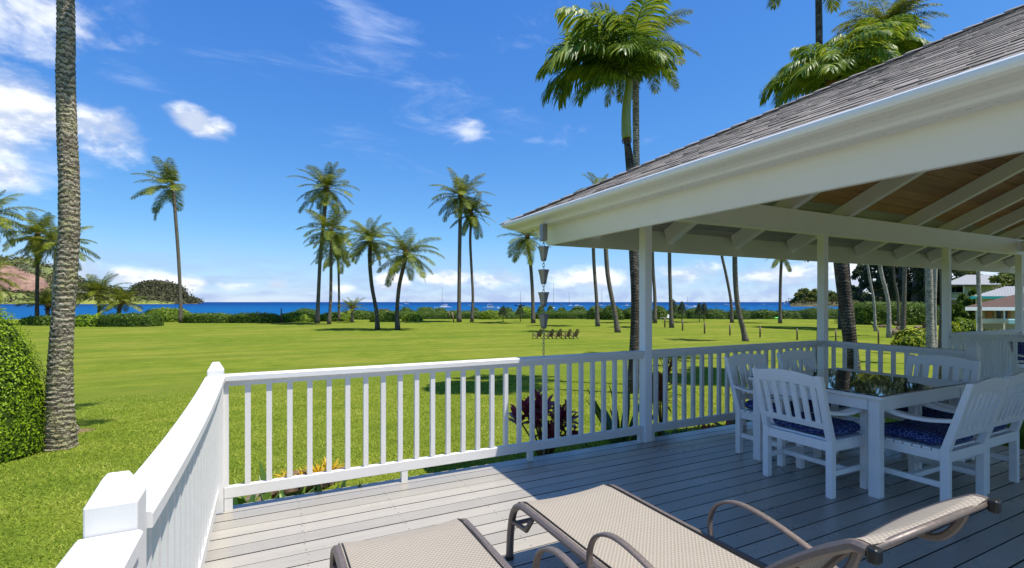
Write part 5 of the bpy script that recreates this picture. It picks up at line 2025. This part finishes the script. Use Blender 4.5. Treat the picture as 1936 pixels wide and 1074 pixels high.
def boat(label, px, yw, lpx, mast_y=None, kind='yacht', hullm='boat_white', head=0.1, group='boats moored in the bay'):
    depth = (CAMZ - SEA_Z) * FPX / (yw - CY)
    c = W(px, depth); c.z = SEA_Z
    L = lpx / FPX * depth
    t = thing('boat', label, 'boat', tuple(c), group)
    d = Vector((CA * math.cos(head) - SA * math.sin(head), -SA * math.cos(head) - CA * math.sin(head), 0))
    s = Vector((-d.y, d.x, 0))
    up = Vector((0, 0, 1))
    if kind == 'cat':
        for k in (-1, 1):
            m = MB(); hull(m, c + s * (k * L * 0.2), d, L, L * 0.11, L * 0.10); m.build('hull', M[hullm], t)
        m = MB(); m.beam(c - d * L * 0.36 + up * L * 0.10, c + d * L * 0.2 + up * L * 0.10, L * 0.46, L * 0.03); m.build('deck', M['boat_white'], t)
        m = MB(); m.beam(c - d * L * 0.22 + up * L * 0.155, c + d * L * 0.16 + up * L * 0.145, L * 0.34, L * 0.09); m.build('cabin', M['boat_white'], t)
        m = MB(); m.beam(c - d * L * 0.19 + up * L * 0.165, c + d * L * 0.165 + up * L * 0.16, L * 0.345, L * 0.03); m.build('cabin_window', M['window_dark'], t)
        m = MB(); m.beam(c - d * L * 0.26 + up * L * 0.23, c + d * L * 0.02 + up * L * 0.23, L * 0.30, L * 0.015); m.build('canopy', M['boat_white'], t)
    elif kind == 'motor':
        m = MB(); hull(m, c, d, L, L * 0.28, L * 0.11); m.build('hull', M[hullm], t)
        m = MB(); m.beam(c - d * L * 0.2 + up * L * 0.16, c + d * L * 0.14 + up * L * 0.15, L * 0.2, L * 0.10); m.build('cabin', M['boat_white'], t)
        m = MB(); m.beam(c - d * L * 0.17 + up * L * 0.175, c + d * L * 0.147 + up * L * 0.17, L * 0.205, L * 0.035); m.build('cabin_window', M['window_dark'], t)
        m = MB(); m.beam(c - d * L * 0.24 + up * L * 0.27, c + d * L * 0.05 + up * L * 0.27, L * 0.2, L * 0.012); m.build('canopy', M['boat_white'], t)
        for k in (-0.2, 0.02):
            m = MB(); m.tube([c + d * L * k + up * L * 0.2, c + d * L * k + up * L * 0.27], L * 0.008, 5); m.build('canopy_post', M['spar'], t)
    else:
        m = MB(); hull(m, c, d, L, L * 0.24, L * 0.09); m.build('hull', M[hullm], t)
        m = MB(); m.beam(c - d * L * 0.22 + up * L * 0.115, c + d * L * 0.1 + up * L * 0.11, L * 0.15, L * 0.05); m.build('cabin', M['boat_white'], t)
    if mast_y is not None:
        zt = height_at(mast_y, depth)
        r = max(0.045, 0.00034 * depth)
        m = MB(); m.tube([c + d * L * 0.06 + up * L * 0.08, Vector((c.x + d.x * L * 0.06, c.y + d.y * L * 0.06, zt))], [r, r * 0.7], 5); m.build('mast', M['spar'], t)
        m = MB(); m.tube([c + d * L * 0.06 + up * L * 0.3, c - d * L * 0.36 + up * L * 0.3], r, 5); m.build('boom', M['spar'], t)
    return t


boat('white catamaran with tall mast above the square hedge', 838, 583.4, 32, 541, 'cat', head=3.0)
boat('white motor yacht right of the paired palms', 928, 584.5, 32, 568, 'motor', head=0.1)
boat('small white sailing boat beside the leaning palm, farther out', 768, 575.5, 13, 566, head=0.4)
boat('small boat with reddish canopy behind the leaning palm trunk', 754, 578.5, 14, None, 'motor', head=0.2)
boat('small white launch between the paired palms', 887, 578.5, 10, None, 'motor', head=0.3)
boat('dark outrigger yacht with mast left of the rain chain', 983, 578.8, 20, 550, 'yacht', 'boat_blue', 0.1)
boat('yacht hidden behind the hedge, tall mast right of the rain chain', 1046, 584.5, 26, 534, 'yacht', head=1.2)
boat('white yacht with mast behind the hedge above the garden chairs', 1077, 579.3, 18, 553, 'yacht', head=2.9)
boat('white catamaran low in the water right of the chair row', 1092, 579.6, 17, None, 'cat', head=0.2)
boat('small tan boat left of the masted white yacht', 1061, 576.8, 8, None, 'motor', 'boat_tan')
boat('yacht with mast beside the leaning trunks', 1137, 578.5, 16, 545, 'yacht', head=0.6)
boat('white launch left of the first porch post, left of two', 1184, 579.4, 17, None, 'motor', head=3.0)
boat('white launch touching the first porch post', 1199, 578.2, 16, None, 'cat', head=0.1)
boat('large white motor yacht between the dark conifer tips', 1299, 580.6, 17, 560, 'motor', head=0.2)
boat('long white catamaran right of the large motor yacht', 1312, 582.0, 20, None, 'cat', head=3.0)
boat('small tan launch left of the thin leaning palm', 1355, 579.6, 8, None, 'motor', 'boat_tan')
boat('white yacht directly left of the thin leaning palm', 1373, 577.2, 12, None, 'motor', head=0.2)
boat('white launch between the two palms over the long hedge', 1388, 580.8, 11, None, 'cat', head=0.2)
boat('dark blue dinghy right of the curved-foot palm', 1405, 584.0, 11, None, 'yacht', 'boat_blue')
boat('tiny white launch far out right of centre bay', 1444, 576.0, 7, None, 'motor')
boat('small white launch left of the slim palm', 1454, 579.6, 8, None, 'motor', head=0.5)
boat('tiny white boat out near the wooded point', 1484, 575.4, 8, None, 'motor')


# ------------------------------------------------------------------ things on the lawn
M['teak'] = plank_mat('weathered_teak', (0.16, 0.10, 0.06), (0.22, 0.14, 0.09), (0.06, 0.04, 0.03))


def garden_chair():
    t = thing('garden_chair', '', 'garden chair', (0, 0, 0), 'row of low wooden garden chairs on the lawn')
    P = lambda n, m: m.build(n, M['teak'], t)
    for s in (-1, 1):
        m = MB(); m.box(0.70, 0.76, s * 0.30 - 0.03, s * 0.30 + 0.03, 0, 0.55); P('leg', m)
        m = MB(); m.hexa([(0.0, s * 0.27 - 0.02, 0), (0.10, s * 0.27 - 0.02, 0), (0.10, s * 0.27 + 0.02, 0), (0.0, s * 0.27 + 0.02, 0),
                          (0.62, s * 0.27 - 0.02, 0.38), (0.72, s * 0.27 - 0.02, 0.38), (0.72, s * 0.27 + 0.02, 0.38), (0.62, s * 0.27 + 0.02, 0.38)]); P('leg', m)
        m = MB(); m.box(0.02, 0.86, s * 0.33 - 0.06, s * 0.33 + 0.06, 0.55, 0.58); P('arm', m)
    for i in range(5):
        x = 0.25 + i * 0.105
        m = MB(); m.box(x, x + 0.09, -0.27, 0.27, 0.24 + i * 0.035, 0.262 + i * 0.035); P('seat_slat', m)
    for i in range(5):
        y_ = -0.22 + i * 0.11
        h = 0.98 - 0.10 * abs(i - 2) ** 1.5 / 1.4
        m = MB(); m.hexa([(0.22, y_ - 0.045, 0.20), (0.245, y_ - 0.045, 0.20), (0.245, y_ + 0.045, 0.20), (0.22, y_ + 0.045, 0.20),
                          (-0.08, y_ * 1.2 - 0.055, h), (-0.055, y_ * 1.2 - 0.055, h), (-0.055, y_ * 1.2 + 0.055, h), (-0.08, y_ * 1.2 + 0.055, h)]); P('back_slat', m)
    return t


gc0 = garden_chair()
labs = ['low wooden garden chair behind the rain chain, first of the row', 'low wooden garden chair just right of the rain chain, second of the row', 'low wooden garden chair in the middle of the row of five',
        'low wooden garden chair fourth in the row', 'low wooden garden chair at the right end of the row']
for i, px_ in enumerate((1022, 1044, 1059, 1077, 1091)):
    p, d = ground_at(px_, 641)
    c = gc0 if i == 0 else clone(gc0)
    c.location = p
    sc = 20.0 / FPX * d
    c.rotation_euler = (0, 0, math.radians(104 + 6 * (i % 2)))
    k = min(1.0, sc / 1.0) * 1.0
    c.scale = (k, k, k)
    c['label'] = labs[i]

fence = [(1257, 601, 619, 'next to the round dome hedge'), (1290.5, 605, 625, 'just right of the largest dome hedge'), (1332, 609, 631, 'midway between the dome hedge and curved-foot palm'), (1380, 613, 634.5, 'just left of the curved-foot palm'),
         (1437, 616, 638, 'just right of the curved-foot palm'), (1507, 621, 643, 'left of the second porch post'), (1580, 623, 649, 'between the second porch post and the lichened trunk'), (1660.7, 622, 650, 'right of the lichened trunk near the stone seats')]
for (px_, yt, yb, where) in fence:
    p, d = ground_at(px_, yb)
    h = height_at(yt, d) - p.z
    m = MB()
    r = 1.5 / FPX * d
    m.tube([(0, 0, -0.1), (0.005, 0, h * 0.6), (0, 0.01, h)], [r, r * 0.95, r * 0.9], 7)
    o = put('fence_post', m.mesh('fence_post', M['teak']), None, tuple(p))
    tag(o, 'thin dark lawn post ' + where, 'post', 'thin dark posts standing across the lawn')
for (px_, yt, yb, lab) in ((532, 583, 597, 'short stubby post sticking up behind the dark hedge'), (851, 587, 603, 'short leaning wooden stake left of the taller paired palm'), (858.5, 590, 610, 'longer leaning wooden stake left of the taller paired palm')):
    p, d = ground_at(px_, yb if yb > 600 else 610)
    h = height_at(yt, d) - p.z
    lean = 0.0 if px_ < 600 else -0.35
    m = MB(); m.tube([(0, 0, -0.1), (lean * CA, -lean * SA, h)], [0.13, 0.11], 7)
    o = put('wooden_stake', m.mesh('wooden_stake', M['teak']), None, tuple(p))
    tag(o, lab, 'stake')

# seats by the hedge
M['tan_seat'] = material('tan_canvas', (0.35, 0.22, 0.15), 0.8)


def hedge_seat(label, px_, yb, w, mat, high=0.85):
    p, d = ground_at(px_, yb)
    t = thing('lawn_seat', label, 'lawn chair', tuple(p), None, -A)
    m = MB(); m.box(-w / 2, w / 2, -0.3, 0.3, 0.30, 0.40)
    put('seat', m.mesh('seat', mat), t)
    m = MB(); m.hexa([(-w / 2, 0.25, 0.4), (w / 2, 0.25, 0.4), (w / 2, 0.32, 0.4), (-w / 2, 0.32, 0.4), (-w / 2, 0.5, high), (w / 2, 0.5, high), (w / 2, 0.56, high), (-w / 2, 0.56, high)])
    put('backrest', m.mesh('backrest', mat), t)
    for a in (-1, 1):
        for b in (-0.26, 0.26):
            m = MB(); m.box(a * (w / 2 - 0.05) - 0.03, a * (w / 2 - 0.05) + 0.03, b - 0.03, b + 0.03, 0, 0.30)
            put('leg', m.mesh('leg', mat), t)


hedge_seat('white reclining lawn chair in front of the dome hedge, left one', 1252, 604, 0.9, M['white'], 1.1)
hedge_seat('white reclining lawn chair in front of the dome hedge, right one', 1263, 604, 0.8, M['white'], 1.0)
hedge_seat('low white lawn seat against the box hedge', 1322, 602, 1.0, M['white'], 0.8)
hedge_seat('tan canvas lawn seat against the box hedge', 1336, 602, 0.9, M['tan_seat'], 1.5)
hedge_seat('brown high-backed chair left of the leaning palm behind the hedge, left of two', 719, 603, 1.0, M['teak'], 2.2)
hedge_seat('brown high-backed chair left of the leaning palm behind the hedge, right of two', 730, 603, 1.0, M['teak'], 2.2)
# green kayak lying by the hedge
p, d = ground_at(1468, 603)
M['green_plastic'] = material('bright_green_plastic', (0.05, 0.62, 0.06), 0.4)
L = 15 / FPX * d
m = MB(); m.lathe([(0.02, -L / 2), (0.16, -L * 0.36), (0.24, 0), (0.16, L * 0.36), (0.02, L / 2)], 10)
o = put('kayak', m.mesh('kayak', M['green_plastic']), None, (p.x, p.y, p.z + 0.16), (0, math.pi / 2, -A), (1, 1.4, 1))
tag(o, 'bright green kayak lying on the grass by the long hedge', 'kayak')


def rock(label, px_, yb, wpx, hpx, seed, depth=None, group='lava rocks in the right garden', cat='rock', base=None, stretch=1.0):
    if base is None:
        p, d = ground_at(px_, yb)
    else:
        p, d = base, depth
    w, h = wpx / FPX * d / 2, hpx / FPX * d
    v, f = [], []
    a_, b_ = 16, 10
    for i in range(b_ + 1):
        ph = -math.pi / 2 + math.pi * i / b_
        for j in range(a_):
            th = 2 * math.pi * j / a_
            q = Vector((math.cos(ph) * math.cos(th), math.cos(ph) * math.sin(th), math.sin(ph)))
            k = 1 + 0.30 * mnoise.fractal(q * 1.3 + Vector((seed * 5, 0, 0)), 1, 2, 3)
            v.append((q.x * w * k * stretch, q.y * w * k * 0.8, (q.z * k * 0.6 + 0.35) * h))
    for i in range(b_):
        for j in range(a_):
            f.append((i * a_ + j, i * a_ + (j + 1) % a_, (i + 1) * a_ + (j + 1) % a_, (i + 1) * a_ + j))
    o = put('rock', npmesh('rock', v, f, M['rock'], False), None, tuple(p), (0, 0, -A))
    return tag(o, label, cat, group)


rock('flat dark lava rock nearest the yellow shrub, largest of the garden stones', 1687, 634, 22, 13, 1)
rock('upright dark stone right of the largest garden stone', 1702, 627, 15, 12, 2)
rock('flat grey stone left of the stone seats', 1669, 619, 14, 5, 3)
rock('dark stone just left of the thick pale trunk', 1735, 623, 13, 7, 4)
rock('low dark stone in front of the thick pale trunk', 1722, 628, 10, 6, 5)
rock('small reddish stone behind the largest garden stone', 1694, 616, 9, 8, 6)
M['terracotta'] = material('brown_planter', (0.10, 0.045, 0.03), 0.7)
for (px_, yb, w, h, lab) in ((1688, 613, 10, 10, 'square brown planter left of the straight garden palm'), (1713, 611, 10, 11, 'square brown planter right of the straight garden palm'), (1752, 634, 10, 22, 'tall brown planter touching the thick pale trunk')):
    p, d = ground_at(px_, yb)
    w, h = w / FPX * d / 2, h / FPX * d
    t = thing('planter', lab, 'planter', tuple(p), 'brown planters in the right garden', -A)
    m = MB(); m.hexa([(-w * 0.8, -w * 0.8, 0), (w * 0.8, -w * 0.8, 0), (w * 0.8, w * 0.8, 0), (-w * 0.8, w * 0.8, 0), (-w, -w, h), (w, -w, h), (w, w, h), (-w, w, h)])
    put('pot', m.mesh('pot', M['terracotta']), t)
    m = MB(); m.box(-w * 1.08, w * 1.08, -w * 1.08, w * 1.08, h - 0.02, h + 0.05)
    put('rim', m.mesh('rim', M['terracotta']), t)


# ------------------------------------------------------------------ leafy plants built leaf by leaf
def strap_mesh(name, mat, width=0.09, curve=0.9, fold=0.25, n=8, tip=1.0, wprof=None):
    """Unit-length strap leaf rising along +x/z from the origin, curving over."""
    v, f = [], []
    p = Vector((0, 0, 0))
    for i in range(n + 1):
        u = i / n
        a = curve * (0.5 - u) * 1.0
        w = width * (wprof(u) if wprof else (0.55 + 0.9 * u - 1.45 * u ** 3.0 * tip))
        w = max(w, 0.004)
        nrm = Vector((-math.sin(a), 0, math.cos(a)))
        v += [p + Vector((0, w / 2, 0)) + nrm * fold * w / 2, p - nrm * 0.0, p + Vector((0, -w / 2, 0)) + nrm * fold * w / 2]
        p = p + Vector((math.cos(a), 0, math.sin(a))) / n
    for i in range(n):
        a, b = 3 * i, 3 * (i + 1)
        f += [(a, b, b + 1, a + 1), (a + 1, b + 1, b + 2, a + 2)]
    return npmesh(name, [tuple(q) for q in v], f, mat, True)


broad = lambda u: math.sin(math.pi * min(1, 0.06 + 0.94 * u)) ** 0.75 + 0.02


def rosette(label, base, n, L, width, mat, emin, emax, seed, name='plant', cat='plant', group=None, curve=0.9, stems=0, stem_h=0.0, wprof=None, spread=0.05, lj=0.3, meshes={}):
    g = random.Random(seed)
    t = thing(name, label, cat, tuple(base), group)
    key = (mat.name, width, curve, wprof is not None)
    if key not in meshes: meshes[key] = [strap_mesh('leaf', mat, width * k, curve * c, 0.3, wprof=wprof) for k, c in ((1, 1), (0.85, 1.3), (1.1, 0.6))]
    heads = [Vector((0, 0, 0))]
    if stems:
        heads = []
        for i in range(stems):
            a = g.uniform(0, 6.28); r = spread * math.sqrt((i + 0.5) / stems)
            tp = Vector((math.cos(a) * r, math.sin(a) * r, stem_h * g.uniform(0.6, 1.05)))
            heads.append(tp)
            m = MB(); m.tube([(0, 0, -0.02), tp * 0.5 + Vector((0, 0, 0.04)), tp], [0.012, 0.010, 0.008], 6)
            put('stem', m.mesh('stem', M['dead']), t)
    for i in range(n):
        h = heads[i % len(heads)]
        e = emin + (emax - emin) * g.random()
        az = i * 2.4 + g.uniform(-0.3, 0.3)
        s = L * g.uniform(1 - lj, 1 + lj * 0.4)
        pos = h + Vector((math.cos(az), math.sin(az), 0)) * (0.01 if stems else spread * g.random()) + (Vector((0, 0, -g.random() * 0.15 * stem_h)) if stems else Vector((0, 0, 0)))
        o = put('leaf', g.choice(meshes[key]), t, tuple(pos), (g.uniform(-0.4, 0.4), -e, az), (s, s, s))
    return t


def near(px_, y_):
    """Point on the bed beyond the deck edge: column px_ of the photograph at world depth y_."""
    a = math.atan((px_ - CX) / FPX) + A
    x = y_ * math.tan(a)
    return Vector((x, y_, ground_z(x, y_)))


rosette('burgundy ti plant in full leaf behind the railing, left of the dark strap leaves', near(1030, 5.0), 190, 0.24, 0.30, M['ti'], -0.2, 1.3, 1, 'ti_plant', stems=17, stem_h=0.72, wprof=broad, spread=0.34)
rosette('tall rusty cordyline directly right of the first porch post', near(1250, 5.0), 130, 0.28, 0.14, M['rust'], -0.4, 1.4, 2, 'ti_plant', stems=7, stem_h=1.12, spread=0.16)
rosette('tall thin rusty stem plant half behind the first porch post', near(1225, 4.8), 26, 0.25, 0.14, M['rust'], -0.2, 1.4, 12, 'ti_plant', stems=3, stem_h=1.15, spread=0.10)
rosette('dark green sword leaves fanning up left of the first porch post', near(1172, 4.85), 13, 0.95, 0.135, M['agave'], 0.45, 1.45, 3, 'sword_leaf_plant', curve=0.35)
rosette('low dark green leaves under the sword leaves', near(1128, 4.7), 20, 0.40, 0.14, M['agave'], 0.3, 1.2, 4, 'low_plant', group='low plants in the bed along the deck')
for i, (px_, y_, mt, L, n, lab) in enumerate([
    (1095, 4.6, 'yellow', 0.20, 34, 'yellow-green low plant below the ti plant'), (1140, 4.45, 'lime', 0.22, 30, 'lime low plant left of the first porch post foot'),
    (1262, 4.55, 'agave', 0.42, 26, 'green leafy plant at the foot of the rusty cordyline'), (1290, 4.6, 'agave', 0.36, 26, 'green leafy plant two balusters right of the rusty cordyline'),
    (1315, 4.7, 'shrub', 0.34, 30, 'light green leafy plant in the bed right of the cordyline'), (1345, 4.7, 'rust', 0.38, 30, 'reddish croton behind the railing near the left dining chair'),
    (1372, 4.8, 'rust', 0.42, 30, 'taller reddish croton just left of the left dining chair'), (1330, 4.4, 'agave', 0.26, 34, 'dark green ground plant below the railing, middle'),
    (1285, 4.35, 'hedge', 0.26, 34, 'dark ground plant below the railing, right of the post'), (1360, 4.35, 'yellow', 0.2, 34, 'yellow spotted ground plant below the railing near the chair'),
    (1400, 4.7, 'agave', 0.45, 26, 'green plant behind the left dining chair'), (1440, 4.6, 'shrub', 0.42, 26, 'light plant between the two left chairs'),
    (1250, 4.3, 'yellow', 0.2, 30, 'yellow and red ground plant at the post foot'), (1065, 4.35, 'shrub', 0.16, 26, 'small light plant below the ti plant at the deck edge')]):
    b = near(px_, y_)
    rosette(lab, b, n, L, 0.22, M[mt], 0.1, 1.3, 20 + i, 'low_plant', group='low plants in the bed along the deck', spread=0.16, curve=1.0, wprof=broad)
# left bed
for i, (px_, y_, mt, L, n, lab) in enumerate([
    (440, 4.35, 'agave', 0.50, 8, 'dark strap leaves at the foot of the corner newel'), (478, 4.30, 'lime', 0.52, 9, 'lime strap leaves below the first balusters'),
    (560, 4.35, 'lime', 0.46, 8, 'lime strap leaves in front of the bromeliads'), (600, 4.30, 'agave', 0.60, 7, 'broad dark strap leaf standing between the bromeliads and deck'),
    (640, 4.30, 'agave', 0.46, 8, 'dark strap leaves right of the broad one'), (675, 4.25, 'agave', 0.42, 7, 'dark strap leaves below the sixth baluster'),
    (520, 4.55, 'agave', 0.58, 8, 'tall narrow strap leaves left of the bromeliads'), (424, 4.6, 'lime', 0.50, 8, 'bright lime leaf beside the corner newel')]):
    rosette(lab, near(px_, y_), n, L, 0.15, M[mt], 0.85, 1.45, 60 + i, 'strap_leaf_plant', group='strap leaved plants along the deck edge', spread=0.10, curve=0.5)
for i, (px_, y_, lab) in enumerate([(535, 5.25, 'yellow bromeliad at the left end of the log'), (570, 5.35, 'largest yellow bromeliad on the middle of the log'), (600, 5.45, 'yellow bromeliad leaning at the middle right of the log'),
                                    (622, 5.6, 'yellow bromeliad at the right end of the log'), (548, 5.5, 'yellow bromeliad behind the left one')]):
    b = near(px_, y_); b.z += 0.10
    rosette(lab, b, 26, 0.20, 0.17, M['bromeliad'], 0.2, 1.4, 80 + i, 'bromeliad', group='yellow bromeliads on the log', spread=0.04)
rosette('crimson bromeliad just beyond the deck edge below the long railing', near(836, 4.35) + Vector((0, 0, 0.18)), 34, 0.17, 0.20, M['red'], 0.1, 1.0, 90, 'bromeliad', spread=0.04)
rosette('small dark leaves beside the crimson bromeliad', near(870, 4.35) + Vector((0, 0, 0.05)), 20, 0.26, 0.16, M['agave'], 0.2, 1.2, 91, 'low_plant', spread=0.05)
# weathered log the bromeliads grow on
lg = thing('log', 'rough brown driftwood log lying on the lawn under the yellow bromeliads', 'log', tuple(near(545, 5.35)))
a, b = near(462, 5.05), near(655, 5.75)
pp = [a.lerp(b, k) + Vector((0, 0, 0.10 + 0.06 * math.sin(k * 5))) for k in np.linspace(0, 1, 14)]
v, f = [], []
for i, p in enumerate(pp):
    for j in range(12):
        an = 2 * math.pi * j / 12
        r = 0.105 * (1 - 0.5 * abs(i / 13 - 0.5)) * (1 + 0.45 * mnoise.noise(Vector((i * 0.6, math.cos(an) * 1.5, math.sin(an) * 1.5))))
        v.append(p + Vector((-0.25 * math.cos(an) * r, math.cos(an) * r, math.sin(an) * r * 0.9)))
for i in range(13):
    for j in range(12):
        f.append((i * 12 + j, i * 12 + (j + 1) % 12, (i + 1) * 12 + (j + 1) % 12, (i + 1) * 12 + j))
m = MB(); m.add(v, f); m.add([], []); m.f.append(tuple(range(12))); m.sm.append(False); m.f.append(tuple(range(156, 168))); m.sm.append(False)
m.build('trunk', M['rock'], lg)
for k, (px_, y_, r) in enumerate(((560, 5.05, 0.06), (590, 5.1, 0.07), (575, 5.2, 0.05))):
    b = near(px_, y_)
    rock('pale knobbly stone in front of the log, %s' % ('left one', 'right and largest one', 'small one behind')[k], 0, 0, r * 2 * FPX / 5.0, r * 1.6 * FPX / 5.0, 20 + k, 5.0, 'small stones by the log', base=b)

# shrubs of the right garden
for i, (a, b, yt, yb, mt, lab, nm) in enumerate([
    (1694, 1756, 624, 656, 'yellow', 'yellow-green shrub at the foot of the thick pale trunk', 'shrub'),
    (1796, 1838, 603, 632, 'shrub', 'green shrub right of the third porch post', 'shrub'),
    (1826, 1880, 607, 632, 'yellow', 'yellow croton in front of the pavilion, left part', 'shrub'),
    (1872, 1924, 612, 632, 'yellow', 'yellow croton in front of the pavilion, right part', 'shrub'),
    (1788, 1812, 612, 634, 'yellow', 'small yellow shrub touching the third porch post', 'shrub'),
    (1800, 1850, 590, 612, 'hedge', 'dark shrub below the two-storey house', 'shrub')]):
    shrub(nm, lab, 'shrub', a, b, yt, yb, M[mt], 'garden shrubs at right', 2.2, 0.20, 0.8, seed=300 + i, lump=0.2)
p = near(1653, 24)
p, d = ground_at(1654, 620)
rosette('potted young palm-leaved plant on the lawn right of the lichened trunk', p + Vector((0, 0, 0.4)), 22, 0.9, 0.16, M['lime'], 0.2, 1.4, 310, 'potted_plant', spread=0.05)
m = MB(); m.lathe([(0.0, 0.0), (0.22, 0.0), (0.30, 0.42), (0.33, 0.45), (0.27, 0.45), (0.25, 0.38), (0.0, 0.38)], 14)
o = put('plant_pot', m.mesh('plant_pot', M['terracotta']), None, tuple(p))
tag(o, 'dark round pot under the potted young plant', 'plant pot')

# ------------------------------------------------------------------ houses at right
M['metal_roof'] = material('pale_metal_roof', (0.27, 0.28, 0.29), 0.9, 0.05)
M['olive_wall'] = paint('olive_wall', (0.30, 0.30, 0.16), 0.7)
M['cream_trim'] = paint('cream_trim', (0.60, 0.58, 0.50), 0.6)
M['teal'] = material('teal_fascia', (0.01, 0.30, 0.28), 0.5)
M['tan_wall'] = paint('tan_wall', (0.52, 0.44, 0.30), 0.7)
M['orange_door'] = material('orange_wood_door', (0.42, 0.17, 0.04), 0.5)
M['brown_roof'] = plank_mat('brown_shingle_roof', (0.10, 0.068, 0.058), (0.17, 0.12, 0.105), (0.03, 0.025, 0.022))
M['brown_roof'].node_tree.nodes['Principled BSDF'].inputs['Roughness'].default_value = 1.0
M['brown_roof'].node_tree.nodes['Principled BSDF'].inputs['Specular IOR Level'].default_value = 0.0

BACK = W(1850, 1.0).normalized()


def hb(m, D, px0, px1, y0, y1, d0=0.0, d1=1.0):
    """Block facing the viewer: columns px0..px1, rows y0 (top)..y1 (bottom), from d0 to d1 metres behind distance D."""
    a0, a1, b0, b1 = W(px0, D), W(px1, D), None, None
    back = BACK
    zt, zb = height_at(y0, D), height_at(y1, D)
    p = [a0 + back * d0, a1 + back * d0, a1 + back * d1, a0 + back * d1]
    m.hexa([(q.x, q.y, zb) for q in p] + [(q.x, q.y, zt) for q in p])
    return m


def roof_block(m, D, px0, px1, ye, ytop, inset0, inset1, depth_, over=0.0):
    """Hipped roof: eave row ye, ridge row ytop."""
    back = BACK
    a, b = W(px0, D), W(px1, D)
    c, d = W(px0 + inset0, D), W(px1 - inset1, D)
    ze, zr = height_at(ye, D), height_at(ytop, D)
    P = [a - back * over, b - back * over, b + back * depth_, a + back * depth_]
    R_ = [c + back * depth_ / 2, d + back * depth_ / 2]
    v = [(q.x, q.y, ze - 0.12) for q in P] + [(q.x, q.y, ze) for q in P] + [(q.x, q.y, zr) for q in R_]
    m.add(v, [(0, 3, 2, 1), (0, 1, 5, 4), (1, 2, 6, 5), (2, 3, 7, 6), (3, 0, 4, 7), (4, 5, 9, 8), (5, 6, 9), (6, 7, 8, 9), (7, 4, 8)])
    return m


D = 88
hs_ = thing('house', 'two-storey olive house with pale metal roof and a covered balcony', 'house', tuple(W(1830, D) + Vector((0, 0, ground_z(*W(1830, D).xy)))))
hb(MB(), D, 1793, 1874, 540, 612, 2.2, 10).build('wall', M['olive_wall'], hs_)
roof_block(MB(), D, 1782, 1900, 538, 517, 44, 20, 12, 1.0).build('roof', M['metal_roof'], hs_)
hb(MB(), D, 1784, 1860, 563.5, 566.5, -0.2, 2.2).build('balcony_floor', M['cream_trim'], hs_)
hb(MB(), D, 1784, 1822, 553, 555, -0.2, -0.1).build('balcony_rail', M['olive_wall'], hs_)
hb(MB(), D, 1784, 1822, 556, 563, -0.15, -0.1).build('balcony_panel', M['olive_wall'], hs_)
for px_ in (1785, 1794, 1821):
    hb(MB(), D, px_, px_ + 2.2, 538, 612, -0.15, 0.1).build('veranda_post', M['cream_trim'], hs_)
for (a, b) in ((1796, 1805), (1806.5, 1818)):
    hb(MB(), D, a, b, 543, 563, 2.12, 2.2).build('window', M['window_dark'], hs_)
for (a, b) in ((1796, 1804), (1806, 1818)):
    hb(MB(), D, a, b, 571, 598, 2.12, 2.2).build('glass_door', M['window_dark'], hs_)
hb(MB(), D, 1822.5, 1836, 541, 563, 0.4, 2.2).build('wall', M['olive_wall'], hs_)

D = 60
ts = thing('teal_edged_house', 'low house with ribbed white metal roof edged in teal behind the pavilion', 'house', tuple(W(1900, D) + Vector((0, 0, ground_z(*W(1900, D).xy)))))
mr = MB(); roof_block(mr, D, 1834, 2010, 562, 540, 70, 30, 9, 0.5).build('roof', M['metal_roof'], ts)
for i in range(24):
    px_ = 1836 + i * 6.0
    k = min(1.0, max(0.0, (px_ - 1834) / 70.0))
    a = W(px_, D) - BACK * 0.49
    a.z = height_at(562, D) + 0.02
    b = W(px_, D) + BACK * (4.5 * k - 0.1 * (1 - k)); b.z = height_at(562, D) + (height_at(540, D) - height_at(562, D)) * k + 0.02
    if k > 0.05:
        MB().beam(a, b, 0.16, 0.05).build('roof_rib', M['metal_roof'], ts)
hb(MB(), D, 1834, 2010, 560, 565, -0.56, -0.505).build('fascia', M['teal'], ts)
hb(MB(), D, 1844, 2006, 565, 612, 1.0, 8).build('wall', M['tan_wall'], ts)

D = 40
pv = thing('garden_pavilion', 'open pavilion with brown shingle roof, white fascia and orange doors', 'pavilion', tuple(W(1890, D) + Vector((0, 0, ground_z(*W(1890, D).xy)))))
roof_block(MB(), D, 1825, 2010, 580, 553, 110, 40, 7, 0.3).build('roof', M['brown_roof'], pv)
hb(MB(), D, 1825, 2010, 580.5, 587, -0.36, -0.305).build('fascia', M['trim'], pv)
hb(MB(), D, 1846, 2006, 586, 626, 4.0, 4.2).build('wall', M['tan_wall'], pv)
for i, (a, b, mt) in enumerate(((1866, 1879, 'orange_door'), (1881, 1886, 'tan_wall'), (1887, 1896, 'window_dark'), (1900, 1908, 'window_dark'), (1909, 1915, 'orange_door'))):
    hb(MB(), D, a, b, 589, 604, 3.90 - 0.003 * i, 4.0).build('door' if 'door' in mt else 'wall_panel' if mt == 'tan_wall' else 'window', M[mt], pv)
for px_ in (1846, 1897, 1960):
    hb(MB(), D, px_, px_ + 3.2, 587, 626, -0.15, 0.0).build('porch_post', M['cream_trim'], pv)
hb(MB(), D, 1846, 2006, 603, 612, 0.6, 0.7).build('low_wall', M['cream_trim'], pv)
o = hb(MB(), D, 1905, 1930, 603, 612, -1.2, -0.6).build('garden_box', material('pale_teal_box', (0.25, 0.45, 0.48), 0.5), None, 0.05)
tag(o, 'pale blue storage box in front of the pavilion', 'storage box')
